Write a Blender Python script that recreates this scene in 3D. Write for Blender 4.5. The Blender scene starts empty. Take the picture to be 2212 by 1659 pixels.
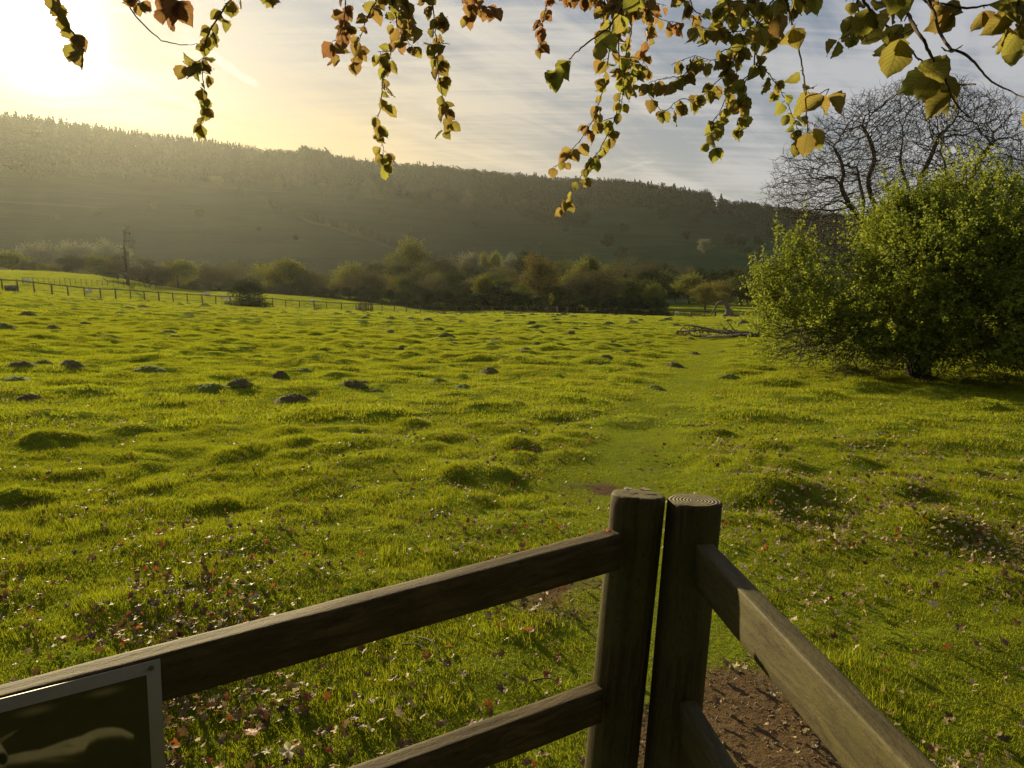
import bpy, math, random
import numpy as np
from mathutils import Vector, Matrix, kdtree
R = math.radians
random.seed(7)
rng = np.random.default_rng(11)
scene = bpy.context.scene
COL = scene.collection

# ------------------------------------------------------------------ camera
PITCH = R(9.46)
EYE = Vector((0.0, 0.0, 1.65))
FPX, CU, CV = 1530.0, 1106.0, 829.5            # focal length and centre, in units of a 2212 wide picture
cam_d = bpy.data.cameras.new('camera')
cam_d.sensor_width = 36.0
cam_d.lens = 36.0 * FPX / 2212.0
cam_d.clip_start = 0.05
cam_d.clip_end = 9000
cam = bpy.data.objects.new('camera', cam_d)
COL.objects.link(cam)
cam.location = EYE
cam.rotation_euler = (math.pi / 2 - PITCH, 0, 0)
scene.camera = cam
CP, SP = math.cos(PITCH), math.sin(PITCH)

def ray(u, v):
    a, b = (u - CU) / FPX, (CV - v) / FPX
    return Vector((a, CP + b * SP, -SP + b * CP))
def at_y(u, v, y):
    d = ray(u, v)
    return EYE + d * (y / d.y)
def at_r(u, v, r):
    d = ray(u, v)
    return EYE + d * (r / math.hypot(d.x, d.y))

# ------------------------------------------------------------------ sun and sky
sd = ray(95, 62).normalized()
SUN_EL = math.asin(sd.z)
SUN_AZ = math.atan2(sd.x, sd.y)
sun_d = bpy.data.lights.new('sun', 'SUN')
sun_d.energy = 5.0
sun_d.angle = R(0.6)
sun_d.color = (1.0, 0.82, 0.46)
sun = bpy.data.objects.new('sun', sun_d)
COL.objects.link(sun)
sun.rotation_euler = (-sd).to_track_quat('-Z', 'Y').to_euler()
sun.location = (0, 0, 50)

scene.view_settings.view_transform = 'Standard'
scene.view_settings.look = 'None'
scene.view_settings.exposure = 1.10
scene.view_settings.gamma = 1.0
scene.cycles.volume_bounces = 0
scene.cycles.max_bounces = 6
scene.cycles.diffuse_bounces = 2
scene.cycles.glossy_bounces = 2
scene.cycles.transmission_bounces = 4
scene.cycles.transparent_max_bounces = 8

class NT:
    """small helper for building node trees"""
    def __init__(self, tree):
        self.t = tree; self.n = tree.nodes; self.l = tree.links
    def new(self, typ, **kw):
        nd = self.n.new(typ)
        for k, v in kw.items(): setattr(nd, k, v)
        return nd
    def put(self, sock, val):
        if isinstance(val, bpy.types.NodeSocket): self.l.new(val, sock)
        elif val is not None:
            if sock.type == 'RGBA' and len(val) == 3: val = (*val, 1)
            sock.default_value = val
    def math(self, op, a, b=0.5, c=0.5, clamp=False):
        nd = self.new('ShaderNodeMath', operation=op); nd.use_clamp = clamp
        self.put(nd.inputs[0], a); self.put(nd.inputs[1], b)
        if op in ('MULTIPLY_ADD', 'SMOOTH_MIN', 'SMOOTH_MAX'): self.put(nd.inputs[2], c)
        return nd.outputs[0]
    def vmath(self, op, a, b=(0, 0, 0)):
        nd = self.new('ShaderNodeVectorMath', operation=op)
        self.put(nd.inputs[0], a); self.put(nd.inputs[1], b)
        return nd.outputs['Value'] if op in ('DOT_PRODUCT', 'LENGTH', 'DISTANCE') else nd.outputs[0]
    def noise(self, vec, scale, detail=3, rough=0.55, dist=0.0, out='Fac'):
        nd = self.new('ShaderNodeTexNoise')
        if vec is not None: self.put(nd.inputs['Vector'], vec)
        nd.inputs['Scale'].default_value = scale; nd.inputs['Detail'].default_value = detail
        nd.inputs['Roughness'].default_value = rough; nd.inputs['Distortion'].default_value = dist
        return nd.outputs[out]
    def mapr(self, val, a, b, c=0.0, d=1.0, smooth=True):
        nd = self.new('ShaderNodeMapRange'); nd.interpolation_type = 'SMOOTHSTEP' if smooth else 'LINEAR'
        self.put(nd.inputs[0], val)
        for i, x in zip((1, 2, 3, 4), (a, b, c, d)): nd.inputs[i].default_value = x
        return nd.outputs[0]
    def mix(self, f, a, b, blend='MIX'):
        nd = self.new('ShaderNodeMix', data_type='RGBA', blend_type=blend)
        self.put(nd.inputs[0], f); self.put(nd.inputs[6], a); self.put(nd.inputs[7], b)
        return nd.outputs[2]
    def mapping(self, vec, scale=(1, 1, 1), rot=(0, 0, 0), loc=(0, 0, 0)):
        nd = self.new('ShaderNodeMapping')
        self.put(nd.inputs['Vector'], vec)
        nd.inputs['Scale'].default_value = scale; nd.inputs['Rotation'].default_value = rot
        nd.inputs['Location'].default_value = loc
        return nd.outputs[0]
    def attr(self, name, out='Fac'):
        nd = self.new('ShaderNodeAttribute', attribute_name=name)
        return nd.outputs[out]

world = bpy.data.worlds.new('World')
scene.world = world
world.use_nodes = True
w = NT(world.node_tree)
w.n.clear()
out = w.new('ShaderNodeOutputWorld')
bg = w.new('ShaderNodeBackground')
w.l.new(bg.outputs[0], out.inputs[0])
sky = w.new('ShaderNodeTexSky', sky_type='NISHITA')
sky.sun_disc = False
sky.sun_elevation = SUN_EL
sky.sun_rotation = SUN_AZ
sky.altitude = 100
sky.air_density = 1.0
sky.dust_density = 2.2
sky.ozone_density = 1.0
tc = w.new('ShaderNodeTexCoord')
dirv = w.vmath('NORMALIZE', tc.outputs['Generated'])
sep = w.new('ShaderNodeSeparateXYZ'); w.l.new(dirv, sep.inputs[0])
dz = w.math('MAXIMUM', sep.outputs[2], 0.0)
cosang = w.vmath('DOT_PRODUCT', dirv, tuple(sd))
cpos = w.math('MAXIMUM', cosang, 0.0)
# a thin sheet of cirrus: directions dropped onto a flat layer high above
inv = w.math('DIVIDE', 1.0, w.math('ADD', dz, 0.13))
comb = w.new('ShaderNodeCombineXYZ')
w.l.new(w.math('MULTIPLY', sep.outputs[0], inv), comb.inputs[0])
w.l.new(w.math('MULTIPLY', sep.outputs[1], inv), comb.inputs[1])
cl = comb.outputs[0]
rot = w.mapping(cl, rot=(0, 0, R(-52)))
streak = w.noise(w.mapping(rot, scale=(0.55, 2.6, 1), loc=(3.1, 0.4, 0)), 1.3, 6, 0.58, 0.6)
soft = w.noise(w.mapping(cl, scale=(1.0, 1.2, 1), loc=(7.3, 2.0, 0)), 1.1, 4, 0.5, 0.3)
fib = w.noise(w.mapping(cl, rot=(0, 0, R(-68)), scale=(0.8, 7.0, 1), loc=(1.7, 5.0, 0)), 1.6, 5, 0.6, 0.9)
cov = w.math('ADD', w.math('MULTIPLY', streak, 0.55), w.math('ADD', w.math('MULTIPLY', soft, 0.4), w.math('MULTIPLY', fib, 0.32)))
cov = w.mapr(cov, 0.52, 0.74, 0.05, 1.0)
g1 = w.math('POWER', cpos, 2.0)
g2 = w.math('POWER', cpos, 9.0)
g3 = w.math('POWER', cpos, 60.0)
g4 = w.math('POWER', cpos, 1000.0)
# light the ice cloud sends on: grey blue away from the sun, cream towards it
cc = w.mix(w.mapr(g1, 0.35, 0.95, 0, 1, False), (0.58, 0.60, 0.64), (0.84, 0.78, 0.68))
low = w.mapr(dz, 0.0, 0.34, 1.0, 0.0)
cc = w.mix(w.math('MULTIPLY', low, w.mapr(g2, 0.02, 0.60, 0.05, 1.0, False)), cc, (1.0, 0.64, 0.17))
add = w.vmath('SCALE', (1.0, 0.86, 0.42)); add_n = add.node
w.put(add_n.inputs[3], w.math('MULTIPLY', g3, 0.045))
add2 = w.vmath('SCALE', (1.0, 0.97, 0.85)); w.put(add2.node.inputs[3], w.math('MULTIPLY', g4, 2.4))
clear = w.vmath('SCALE', sky.outputs[0]); w.put(clear.node.inputs[3], 0.085)
clear = w.mix(0.75, clear, w.mix(low, (0.26, 0.33, 0.45), (0.42, 0.44, 0.45)))
clear = w.mix(w.math('MULTIPLY', low, w.mapr(g2, 0.02, 0.60, 0.0, 0.85, False)), clear, (0.78, 0.50, 0.15))
body = w.mix(cov, clear, cc)
# contrails: thin arcs of cloud between two directions
def trail(u0, v0, u1, v1, wid, amp, seed):
    a, b = ray(u0, v0).normalized(), ray(u1, v1).normalized()
    n = a.cross(b).normalized(); t = (b - a).normalized()
    wob = w.math('MULTIPLY', w.math('SUBTRACT', w.noise(w.vmath('ADD', dirv, (seed, 0, 0)), 26, 3), 0.5), wid * 1.6)
    dd = w.math('ABSOLUTE', w.math('ADD', w.vmath('DOT_PRODUCT', dirv, tuple(n)), wob))
    band = w.mapr(dd, wid * 0.1, wid, 1, 0)
    al = w.vmath('DOT_PRODUCT', dirv, tuple(t))
    lo, hi = a.dot(t), b.dot(t); L = hi - lo
    rng_ = w.math('MULTIPLY', w.mapr(al, lo, lo + L * .25, 0, 1), w.mapr(al, hi - L * .12, hi, 1, 0))
    front = w.math('GREATER_THAN', cosang, 0.0)
    return w.math('MULTIPLY', w.math('MULTIPLY', band, rng_), w.math('MULTIPLY', front, amp))
tr = w.math('ADD', trail(380, 70, 565, 190, .007, .20, 1), trail(150, 110, 460, 250, .006, .12, 2))
tr = w.math('ADD', tr, w.math('ADD', trail(800, 235, 980, 300, .006, .05, 3), trail(1310, 375, 1420, 345, .0035, .09, 4)))
adt = w.vmath('SCALE', (1.0, 0.93, 0.80)); w.put(adt.node.inputs[3], tr)
tot = w.vmath('ADD', w.vmath('ADD', body, add), w.vmath('ADD', add2, adt))
w.l.new(tot, bg.inputs[0])
bg.inputs[1].default_value = 0.38

# ------------------------------------------------------------------ generic mesh helpers
def mk_mesh(name, V, faces, mat=None, smooth=False, attrs=None, uv=None, mat_idx=None):
    """faces: list of (n,k) int arrays; attrs: {name: (domain, float array)}"""
    me = bpy.data.meshes.new(name)
    V = np.asarray(V, dtype=np.float32).reshape(-1, 3)
    faces = [np.asarray(f, dtype=np.int32) for f in faces if len(f)]
    me.vertices.add(len(V)); me.vertices.foreach_set('co', V.ravel())
    nl = sum(f.size for f in faces); nf = sum(len(f) for f in faces)
    me.loops.add(nl); me.loops.foreach_set('vertex_index', np.concatenate([f.ravel() for f in faces]))
    me.polygons.add(nf)
    tot = np.concatenate([np.full(len(f), f.shape[1], dtype=np.int32) for f in faces])
    st = np.concatenate(([0], np.cumsum(tot)[:-1])).astype(np.int32)
    me.polygons.foreach_set('loop_start', st)
    me.polygons.foreach_set('loop_total', tot)
    if smooth: me.polygons.foreach_set('use_smooth', np.ones(nf, dtype=bool))
    mats = mat if isinstance(mat, (list, tuple)) else ([mat] if mat else [])
    for m in mats: me.materials.append(m)
    if mat_idx is not None: me.polygons.foreach_set('material_index', np.asarray(mat_idx, dtype=np.int32))
    me.update(calc_edges=True)
    if attrs:
        for k, (dom, arr) in attrs.items():
            arr = np.asarray(arr, dtype=np.float32)
            if arr.ndim == 2:
                at = me.attributes.new(k, 'FLOAT_COLOR', dom)
                if arr.shape[1] == 3: arr = np.concatenate([arr, np.ones((len(arr), 1), np.float32)], 1)
                at.data.foreach_set('color', arr.ravel())
            else:
                at = me.attributes.new(k, 'FLOAT', dom); at.data.foreach_set('value', arr)
    if uv is not None:
        l = me.uv_layers.new(name='UVMap')
        idx = np.concatenate([f.ravel() for f in faces])
        l.data.foreach_set('uv', np.asarray(uv, np.float32)[idx].ravel())
    return me

def obj(name, me, parent=None, loc=None, rot=None, scale=None):
    o = bpy.data.objects.new(name, me)
    COL.objects.link(o)
    if parent is not None: o.parent = parent
    if loc is not None: o.location = loc
    if rot is not None: o.rotation_euler = rot
    if scale is not None: o.scale = scale
    return o
def tag(o, label=None, cat=None, group=None, kind=None):
    if label: o['label'] = label
    if cat: o['category'] = cat
    if group: o['group'] = group
    if kind: o['kind'] = kind
    return o
def empty(name, loc, label, cat, group=None, rz=0.0, scale=None):
    o = bpy.data.objects.new(name, None); COL.objects.link(o)
    o.location = loc; o.rotation_euler = (0, 0, rz); o.empty_display_size = 0.3
    if scale is not None: o.scale = scale
    return tag(o, label, cat, group)
def copy_tree(o, parent=None):
    c = o.copy(); COL.objects.link(c)
    if parent is not None: c.parent = parent
    for ch in list(o.children): copy_tree(ch, c)
    return c

def hash2(ix, iy, seed):
    h = (ix.astype(np.int64) * 374761393 + iy.astype(np.int64) * 668265263 + seed * 1274126177) & 0xffffffff
    h = ((h ^ (h >> 13)) * 1274126177) & 0xffffffff
    h = h ^ (h >> 16)
    return (h & 0xffffff) / float(0xffffff)
def vn(x, y, seed=0):
    x = np.asarray(x, float); y = np.asarray(y, float)
    ix, iy = np.floor(x), np.floor(y)
    fx, fy = x - ix, y - iy
    fx = fx * fx * (3 - 2 * fx); fy = fy * fy * (3 - 2 * fy)
    a = hash2(ix, iy, seed); b = hash2(ix + 1, iy, seed); c = hash2(ix, iy + 1, seed); d = hash2(ix + 1, iy + 1, seed)
    return (a + (b - a) * fx) * (1 - fy) + (c + (d - c) * fx) * fy
def fbm(x, y, seed=0, octs=4, gain=0.5):
    s, a, t = 0.0, 1.0, 0.0
    for i in range(octs):
        s = s + a * vn(x * 2 ** i + 17.3 * i, y * 2 ** i - 9.1 * i, seed + i); t += a; a *= gain
    return s / t
def sstep(t):
    t = np.clip(t, 0, 1); return t * t * (3 - 2 * t)

# ------------------------------------------------------------------ terrain
def uv_theta(u, v=575):
    d = ray(u, v); return math.atan2(d.x, d.y)
fence_pts = [(-120, 618, 92), (0, 628, 94), (55, 631, 95), (89, 636, 96), (217, 646, 99), (367, 653, 103), (534, 662, 108), (736, 671, 114),
             (805, 674, 117), (1011, 679, 124), (1118, 677, 128), (1303, 680, 136), (1420, 684, 143), (1488, 686, 147), (1593, 686, 152), (1900, 690, 158), (2300, 700, 160)]
sky_pts = [(-120, 578, 190), (0, 583, 180), (130, 587, 175), (260, 600, 165), (350, 620, 155), (430, 630, 145), (560, 636, 138), (690, 645, 132),
           (805, 661, 128), (935, 676, 130), (1011, 678, 132), (1090, 673, 134), (1180, 676, 142), (1303, 680, 148), (1380, 672, 165), (1440, 660, 215), (1560, 652, 235), (1660, 652, 240), (1900, 655, 240), (2300, 660, 240)]
ridge_pts = [(-200, 262, 900), (0, 276, 930), (100, 286, 940), (200, 300, 950), (300, 315, 960), (420, 328, 970), (550, 343, 980), (680, 354, 990), (800, 370, 1000),
             (950, 380, 1010), (1050, 392, 1010), (1200, 406, 1000), (1300, 409, 980), (1400, 418, 960), (1480, 432, 930), (1545, 452, 900), (1600, 456, 900), (1700, 470, 900), (1850, 490, 900), (2300, 520, 900)]
TH = np.linspace(R(-70), R(70), 561)
def table(pts, sm):
    th, rr, zz = [], [], []
    for u, v, r in pts:
        p = at_r(u, v, r); th.append(math.atan2(p.x, p.y)); rr.append(r); zz.append(p.z)
    o = np.argsort(th); th, rr, zz = np.array(th)[o], np.array(rr, float)[o], np.array(zz)[o]
    k = np.exp(-0.5 * (np.arange(-24, 25) * 0.25 / sm) ** 2); k /= k.sum()
    f = lambda a: np.convolve(np.pad(np.interp(TH, th, a), 24, mode='edge'), k, 'valid')
    return f(rr), f(zz)
FD, FZ = table(fence_pts, 0.7)
SD, SZ = table(sky_pts, 0.7)
RD, RZ = table(ridge_pts, 0.6)
def hump_list():
    L = []
    for (u, v, wd, h) in [(1112, 962, 80, .13), (1030, 1030, 150, .15), (1625, 1050, 200, .17), (1545, 1025, 90, .08), (2000, 1145, 175, .16), (490, 992, 80, .07), (892, 918, 60, .08), (1330, 915, 90, .09),
                          (1770, 965, 120, .11), (1700, 1010, 80, .07), (1960, 912, 90, .11), (2110, 962, 120, .10), (1995, 962, 80, .08), (1790, 858, 80, .12), (1850, 838, 80, .12), (1380, 905, 80, .07),
                          (760, 842, 60, .05), (1650, 965, 70, .07), (1845, 1005, 80, .07), (1960, 1035, 70, .06), (2080, 1060, 90, .07), (300, 1000, 90, .05), (690, 1040, 120, .06), (200, 905, 90, .07), (450, 935, 90, .07),
                          (620, 935, 70, .07), (1230, 985, 90, .05), (90, 960, 90, .06), (820, 985, 90, .05), (560, 1150, 120, .05), (1870, 915, 90, .07), (1720, 905, 70, .06), (2180, 1010, 90, .07), (1450, 880, 60, .06),
                          (1040, 880, 60, .07), (340, 835, 70, .08), (150, 830, 70, .08), (980, 945, 60, .05), (760, 1000, 80, .05), (1180, 900, 60, .06)]:
        d = ray(u, v); z = -0.25
        for _ in range(6):
            t = (z - EYE.z) / d.z; p = EYE + d * t
            z = float(base_z(np.array([p.x]), np.array([p.y]))[0])
        wr = wd / FPX * (t) * 0.5
        L.append((p.x, p.y, wr, h))
    return L
def base_z(x, y):
    r = np.hypot(x, y); th = np.arctan2(x, y)
    tc_ = np.clip(th, TH[0], TH[-1])
    fd, fz = np.interp(tc_, TH, FD), np.interp(tc_, TH, FZ)
    s_d, s_z = np.interp(tc_, TH, SD), np.interp(tc_, TH, SZ)
    rd, rz = np.interp(tc_, TH, RD), np.interp(tc_, TH, RZ)
    zv = np.minimum(s_z - 2.5, -7.5)
    z = fz * np.clip(r / fd, 0, 1) ** 1.22
    t2 = sstep((r - fd) / np.maximum(s_d - fd, 3)); z = z + (s_z - fz) * t2
    t3 = sstep((r - s_d) / 70.0); z = z + (zv - s_z) * t3
    zb = -3.5
    z = z + (zb - zv) * sstep((r - s_d - 70) / (430 - s_d - 70))
    th_ = np.clip((r - 400) / (rd - 400), 0, 1)
    prof = th_ ** 1.15 * (1 - 0.12 * np.sin(th_ * math.pi))
    hillz = zb + (rz - zb) * prof
    z = np.where(r > 400, np.where(r < rd, np.maximum(z, hillz), rz - (r - rd) * 0.035), z)
    hw = sstep((r - 430) / 150) * sstep((rd - r) / 160)
    z = z + hw * ((fbm(x / 150., y / 150., 31, 4) - 0.5) * 11)
    # a spur running down from the left in front of the slope
    sx = x + 215; sy = y - 560
    z = z + 13 * np.exp(-((sx * 0.92 + sy * 0.40) / 190.) ** 2 - ((-sx * 0.40 + sy * 0.92) / 75.) ** 2) * sstep((r - 400) / 60)
    w_ = 1 - sstep((np.abs(th) - R(62)) / R(50))
    return z * w_
HUMPS = None
def path_mask(x, y):
    """the trodden line across the field, in metres from its middle"""
    yy = np.array([2.0, 4.0, 6.0, 9.0, 13.0, 18.0, 26.0, 40.0, 70.0])
    xx = np.array([0.62, 0.75, 0.95, 1.75, 3.2, 4.9, 7.3, 11.8, 21.5])
    px = np.interp(y, yy, xx); wd = 0.40 + y * 0.022
    return np.exp(-((x - px) / wd) ** 2) * (y > 1.0) * (y < 75)
def dirt_mask(x, y):
    n = fbm(x * 2.3, y * 2.3, 77, 4)
    d = np.exp(-(((x - 0.98) / 0.40) ** 2 + ((y - 2.25) / 0.75) ** 2) ** 1.2)
    d = np.maximum(d, 0.9 * np.exp(-(((x - 1.35) / 0.45) ** 2 + ((y - 1.75) / 0.5) ** 2)))
    d = np.maximum(d, 0.9 * np.exp(-(((x - 0.45) / 0.16) ** 2 + ((y - 2.3) / 0.8) ** 2)))
    d = np.maximum(d, 0.47 * np.exp(-(((x - 0.25) / 0.45) ** 2 + ((y - 3.55) / 0.55) ** 2)))
    d = np.maximum(d, 0.44 * np.exp(-(((x - 0.72) / 0.35) ** 2 + ((y - 5.7) / 0.30) ** 2)))
    d = np.maximum(d, 0.44 * np.exp(-(((x - 1.25) / 0.40) ** 2 + ((y - 6.4) / 0.30) ** 2)))
    d = np.maximum(d, 0.46 * np.exp(-(((x - 1.9) / 0.5) ** 2 + ((y - 5.7) / 0.25) ** 2)))
    return np.clip((d + (n - 0.5) * 0.9 - 0.32) * 3.2, 0, 1)
def bumps(x, y):
    r = np.hypot(x, y)
    pm = path_mask(x, y)
    calm = (1 - 0.92 * np.clip(pm * 1.3, 0, 1))
    z = (fbm(x * 0.55, y * 0.55, 3, 3) - 0.5) * 0.07 * sstep((r - 1.5) / 4)
    lum = np.clip(fbm(x * 1.15 + 5, y * 1.5, 5, 2) - 0.56, 0, 1)
    z = z + lum * 0.16 * calm * sstep((r - 2.5) / 4)
    z = z + (fbm(x * 3.2, y * 3.6, 8, 3) - 0.5) * 0.045 * calm
    tus = np.clip(fbm(x * 2.2 + 9, y * 2.4, 15, 2) - 0.60, 0, 1)
    z = z + tus * 0.24 * calm * sstep((r - 2) / 4)
    z = z + np.clip(fbm(x * 1.9 + 3, y * 2.1, 44, 2) - 0.5, 0, 1) * 0.34 * calm * sstep((r - 9) / 10)
    z = z - 0.02 * pm
    for (hx, hy, wr, h) in HUMPS:
        m = (np.abs(x - hx) < wr * 3.2) & (np.abs(y - hy) < wr * 4.2)
        if m.any():
            xx, yy = x[m] - hx, y[m] - hy
            q = np.sqrt((xx / wr) ** 2 + (yy / (wr * 1.25)) ** 2) + (vn(x[m] * 4, y[m] * 4, 23) - 0.5) * 0.35
            z[m] = z[m] + 0.72 * h * np.exp(-np.clip(q, 0, 9) ** 2.6 * 1.1)
    fade = 1 - sstep((r - 110) / 90)
    return z * fade
def ground_z(x, y):
    x = np.atleast_1d(np.asarray(x, float)); y = np.atleast_1d(np.asarray(y, float))
    return base_z(x, y) + bumps(x, y)
HUMPS = hump_list()
def gz(x, y): return float(ground_z([x], [y])[0])
def g_at(u, r):
    """a spot on the ground in the direction of column u, r metres out"""
    th = uv_theta(u); x, y = r * math.sin(th), r * math.cos(th)
    return Vector((x, y, gz(x, y)))
def g_hit(u, v, rmax=2000):
    d = ray(u, v); hl = math.hypot(d.x, d.y)
    r = np.geomspace(1.0, rmax, 1500)
    t = r / hl
    x, y, z = EYE.x + d.x * t, EYE.y + d.y * t, EYE.z + d.z * t
    under = z < base_z(x, y)
    i = int(np.argmax(under)) if under.any() else len(r) - 1
    return Vector((x[i], y[i], gz(x[i], y[i])))

fine = np.arange(-48, 48.01, 0.25)
coarse = np.concatenate([np.arange(-180, -48, 4.0), fine, np.arange(52, 180.1, 4.0)])
coarse = np.unique(np.round(coarse, 4)); coarse = coarse[coarse < 179.9]
NA = len(coarse)
rings = [0.35]
while rings[-1] < 2100:
    r_ = rings[-1]
    rings.append(r_ * (1.0085 if r_ < 160 else 1.012) + 0.004)
rings = np.array(rings)
A_, R_ = np.meshgrid(np.radians(coarse), rings)
gx, gy = (R_ * np.sin(A_)).ravel(), (R_ * np.cos(A_)).ravel()
gzv = ground_z(gx, gy)
NR = len(rings)
i0 = (np.arange(NR - 1)[:, None] * NA + np.arange(NA)[None, :]).ravel()
j1 = (np.arange(NR - 1)[:, None] * NA + (np.arange(NA)[None, :] + 1) % NA).ravel()
quads = np.stack([i0, i0 + NA, j1 + NA, j1], 1)
V = np.stack([gx, gy, gzv], 1)
cen = len(V); V = np.vstack([V, [[0, 0, gz(0, 0.01)]]])
fan = np.stack([np.full(NA, cen), np.arange(NA), (np.arange(NA) + 1) % NA], 1)
dm = np.append(dirt_mask(gx, gy), 0.0)
pm = np.append(path_mask(gx, gy), 0.0)

def mat_new(name):
    m = bpy.data.materials.new(name); m.use_nodes = True
    t = NT(m.node_tree); t.n.clear()
    o = t.new('ShaderNodeOutputMaterial')
    return m, t, o
def principled(t, o, col, rough=0.7, spec=0.3, bump=None, bump_s=0.3, bump_d=0.01):
    p = t.new('ShaderNodeBsdfPrincipled')
    t.put(p.inputs['Base Color'], col); t.put(p.inputs['Roughness'], rough)
    p.inputs['Specular IOR Level'].default_value = spec
    if bump is not None:
        b = t.new('ShaderNodeBump'); b.inputs['Strength'].default_value = bump_s; b.inputs['Distance'].default_value = bump_d
        t.put(b.inputs['Height'], bump); t.l.new(b.outputs[0], p.inputs['Normal'])
    if o is not None: t.l.new(p.outputs[0], o.inputs[0])
    return p

# ground material: soil and turf close by, pasture and hillside further out
mg, t, o = mat_new('turf_and_soil')
pos = t.new('ShaderNodeNewGeometry').outputs['Position']
n1 = t.noise(pos, 7.0, 5, 0.65); n2 = t.noise(pos, 0.35, 4, 0.6); n3 = t.noise(pos, 45, 4, 0.7)
turf = t.mix(n1, (0.045, 0.060, 0.006), (0.11, 0.135, 0.012))
turf = t.mix(t.mapr(n2, .35, .65), turf, (0.12, 0.150, 0.012))
soil = t.mix(n3, (0.042, 0.029, 0.015), (0.145, 0.098, 0.054))
turf = t.mix(t.math('MULTIPLY', t.attr('path'), 0.7), turf, (0.15, 0.18, 0.02))
near = t.mix(t.attr('dirt'), turf, soil)
dist = t.vmath('LENGTH', pos)
hn = t.noise(t.mapping(pos, scale=(1, 1, 7)), 0.012, 5, 0.6)
hn2 = t.noise(pos, 0.09, 4, 0.6)
terr = t.noise(t.mapping(pos, scale=(0.15, 0.15, 3.2)), 0.22, 4, 0.6, 0.4)
hill = t.mix(t.mapr(hn, .35, .68), (0.006, 0.017, 0.008), (0.014, 0.030, 0.013))  # hillside grass painted darker, its colour standing in for the slope's shade
hill = t.mix(t.math('MULTIPLY', t.mapr(terr, .50, .66), .6), hill, (0.026, 0.036, 0.018))
hill = t.mix(t.math('MULTIPLY', t.mapr(hn2, .5, .75), .5), hill, (0.020, 0.030, 0.010))
past = t.mix(t.mapr(n2, .3, .7), (0.11, 0.145, 0.012), (0.19, 0.22, 0.018))
past = t.mix(t.mapr(dist, 30, 120), near, past)
col = t.mix(t.mapr(dist, 195, 260), past, hill)
hgt = t.math('ADD', t.math('MULTIPLY', n3, 0.35), n1)
principled(t, o, col, 1.0, 0.0, hgt, 0.7, 0.03)
ground = obj('ground', mk_mesh('ground', V, [quads, fan], mg, True, {'dirt': ('POINT', dm), 'path': ('POINT', pm)}))
tag(ground, kind='structure')

# ------------------------------------------------------------------ materials of plants and wood
def leaf_mat(name, c1, c2, trans=0.45, rough=0.8, spec=0.0, tcol=None, emul=1.0, veins=False):
    m, t, o = mat_new(name)
    tint = t.attr('tint')
    col = t.mix(tint, c1, c2)
    oi = t.new('ShaderNodeObjectInfo').outputs['Random']
    hsv = t.new('ShaderNodeHueSaturation')
    t.put(hsv.inputs['Color'], col)
    t.put(hsv.inputs['Value'], t.math('MULTIPLY_ADD', oi, 0.30, 0.85))
    t.put(hsv.inputs['Hue'], t.math('MULTIPLY_ADD', oi, 0.02, 0.49))
    col = hsv.outputs[0]
    if veins:
        uvn = t.new('ShaderNodeUVMap'); uvn.uv_map = 'UVMap'
        sp = t.new('ShaderNodeSeparateXYZ'); t.l.new(uvn.outputs[0], sp.inputs[0])
        av = t.math('ABSOLUTE', sp.outputs[1])
        ph = t.math('FRACT', t.math('SUBTRACT', t.math('MULTIPLY', sp.outputs[0], 8.0), t.math('MULTIPLY', av, 2.6)))
        line = t.mapr(t.math('ABSOLUTE', t.math('SUBTRACT', ph, 0.5)), 0.33, 0.5, 0, 1)
        mid = t.mapr(av, 0.0, 0.09, 1, 0)
        vein = t.math('MAXIMUM', line, mid)
        col = t.mix(t.math('MULTIPLY', vein, 0.55), col, (0.07, 0.05, 0.012))
        edge = t.mapr(av, 0.55, 1.0, 0, 1)
        col = t.mix(t.math('MULTIPLY', edge, t.math('MULTIPLY', tint, 0.5)), col, (0.30, 0.09, 0.03))
    p = principled(t, None, col, rough, spec)
    tr = t.new('ShaderNodeBsdfTranslucent')
    if tcol: t.put(tr.inputs[0], t.mix(1.0, col, tcol, 'MULTIPLY'))
    else: t.put(tr.inputs[0], col)
    mx = t.new('ShaderNodeMixShader'); mx.inputs[0].default_value = trans
    t.l.new(p.outputs[0], mx.inputs[1]); t.l.new(tr.outputs[0], mx.inputs[2])
    t.l.new(mx.outputs[0], o.inputs[0])
    return m
def bark_mat(name, c1, c2, sc=18):
    m, t, o = mat_new(name)
    g = t.new('ShaderNodeTexCoord').outputs['Object']
    n = t.noise(t.mapping(g, scale=(1, 1, 0.25)), sc, 4, 0.65)
    principled(t, o, t.mix(t.mapr(n, .3, .7), c1, c2), 0.9, 0.15, n, 0.6, 0.02)
    return m
M_bark = bark_mat('bark_dark', (0.030, 0.024, 0.016), (0.085, 0.070, 0.048))
M_bark_far = bark_mat('bark_far', (0.05, 0.042, 0.028), (0.11, 0.09, 0.06), 2.0)
M_deadwood = bark_mat('dead_wood', (0.045, 0.035, 0.022), (0.16, 0.125, 0.08), 9)
M_paledead = bark_mat('silvered_wood', (0.20, 0.16, 0.10), (0.42, 0.34, 0.22), 12)

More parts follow.
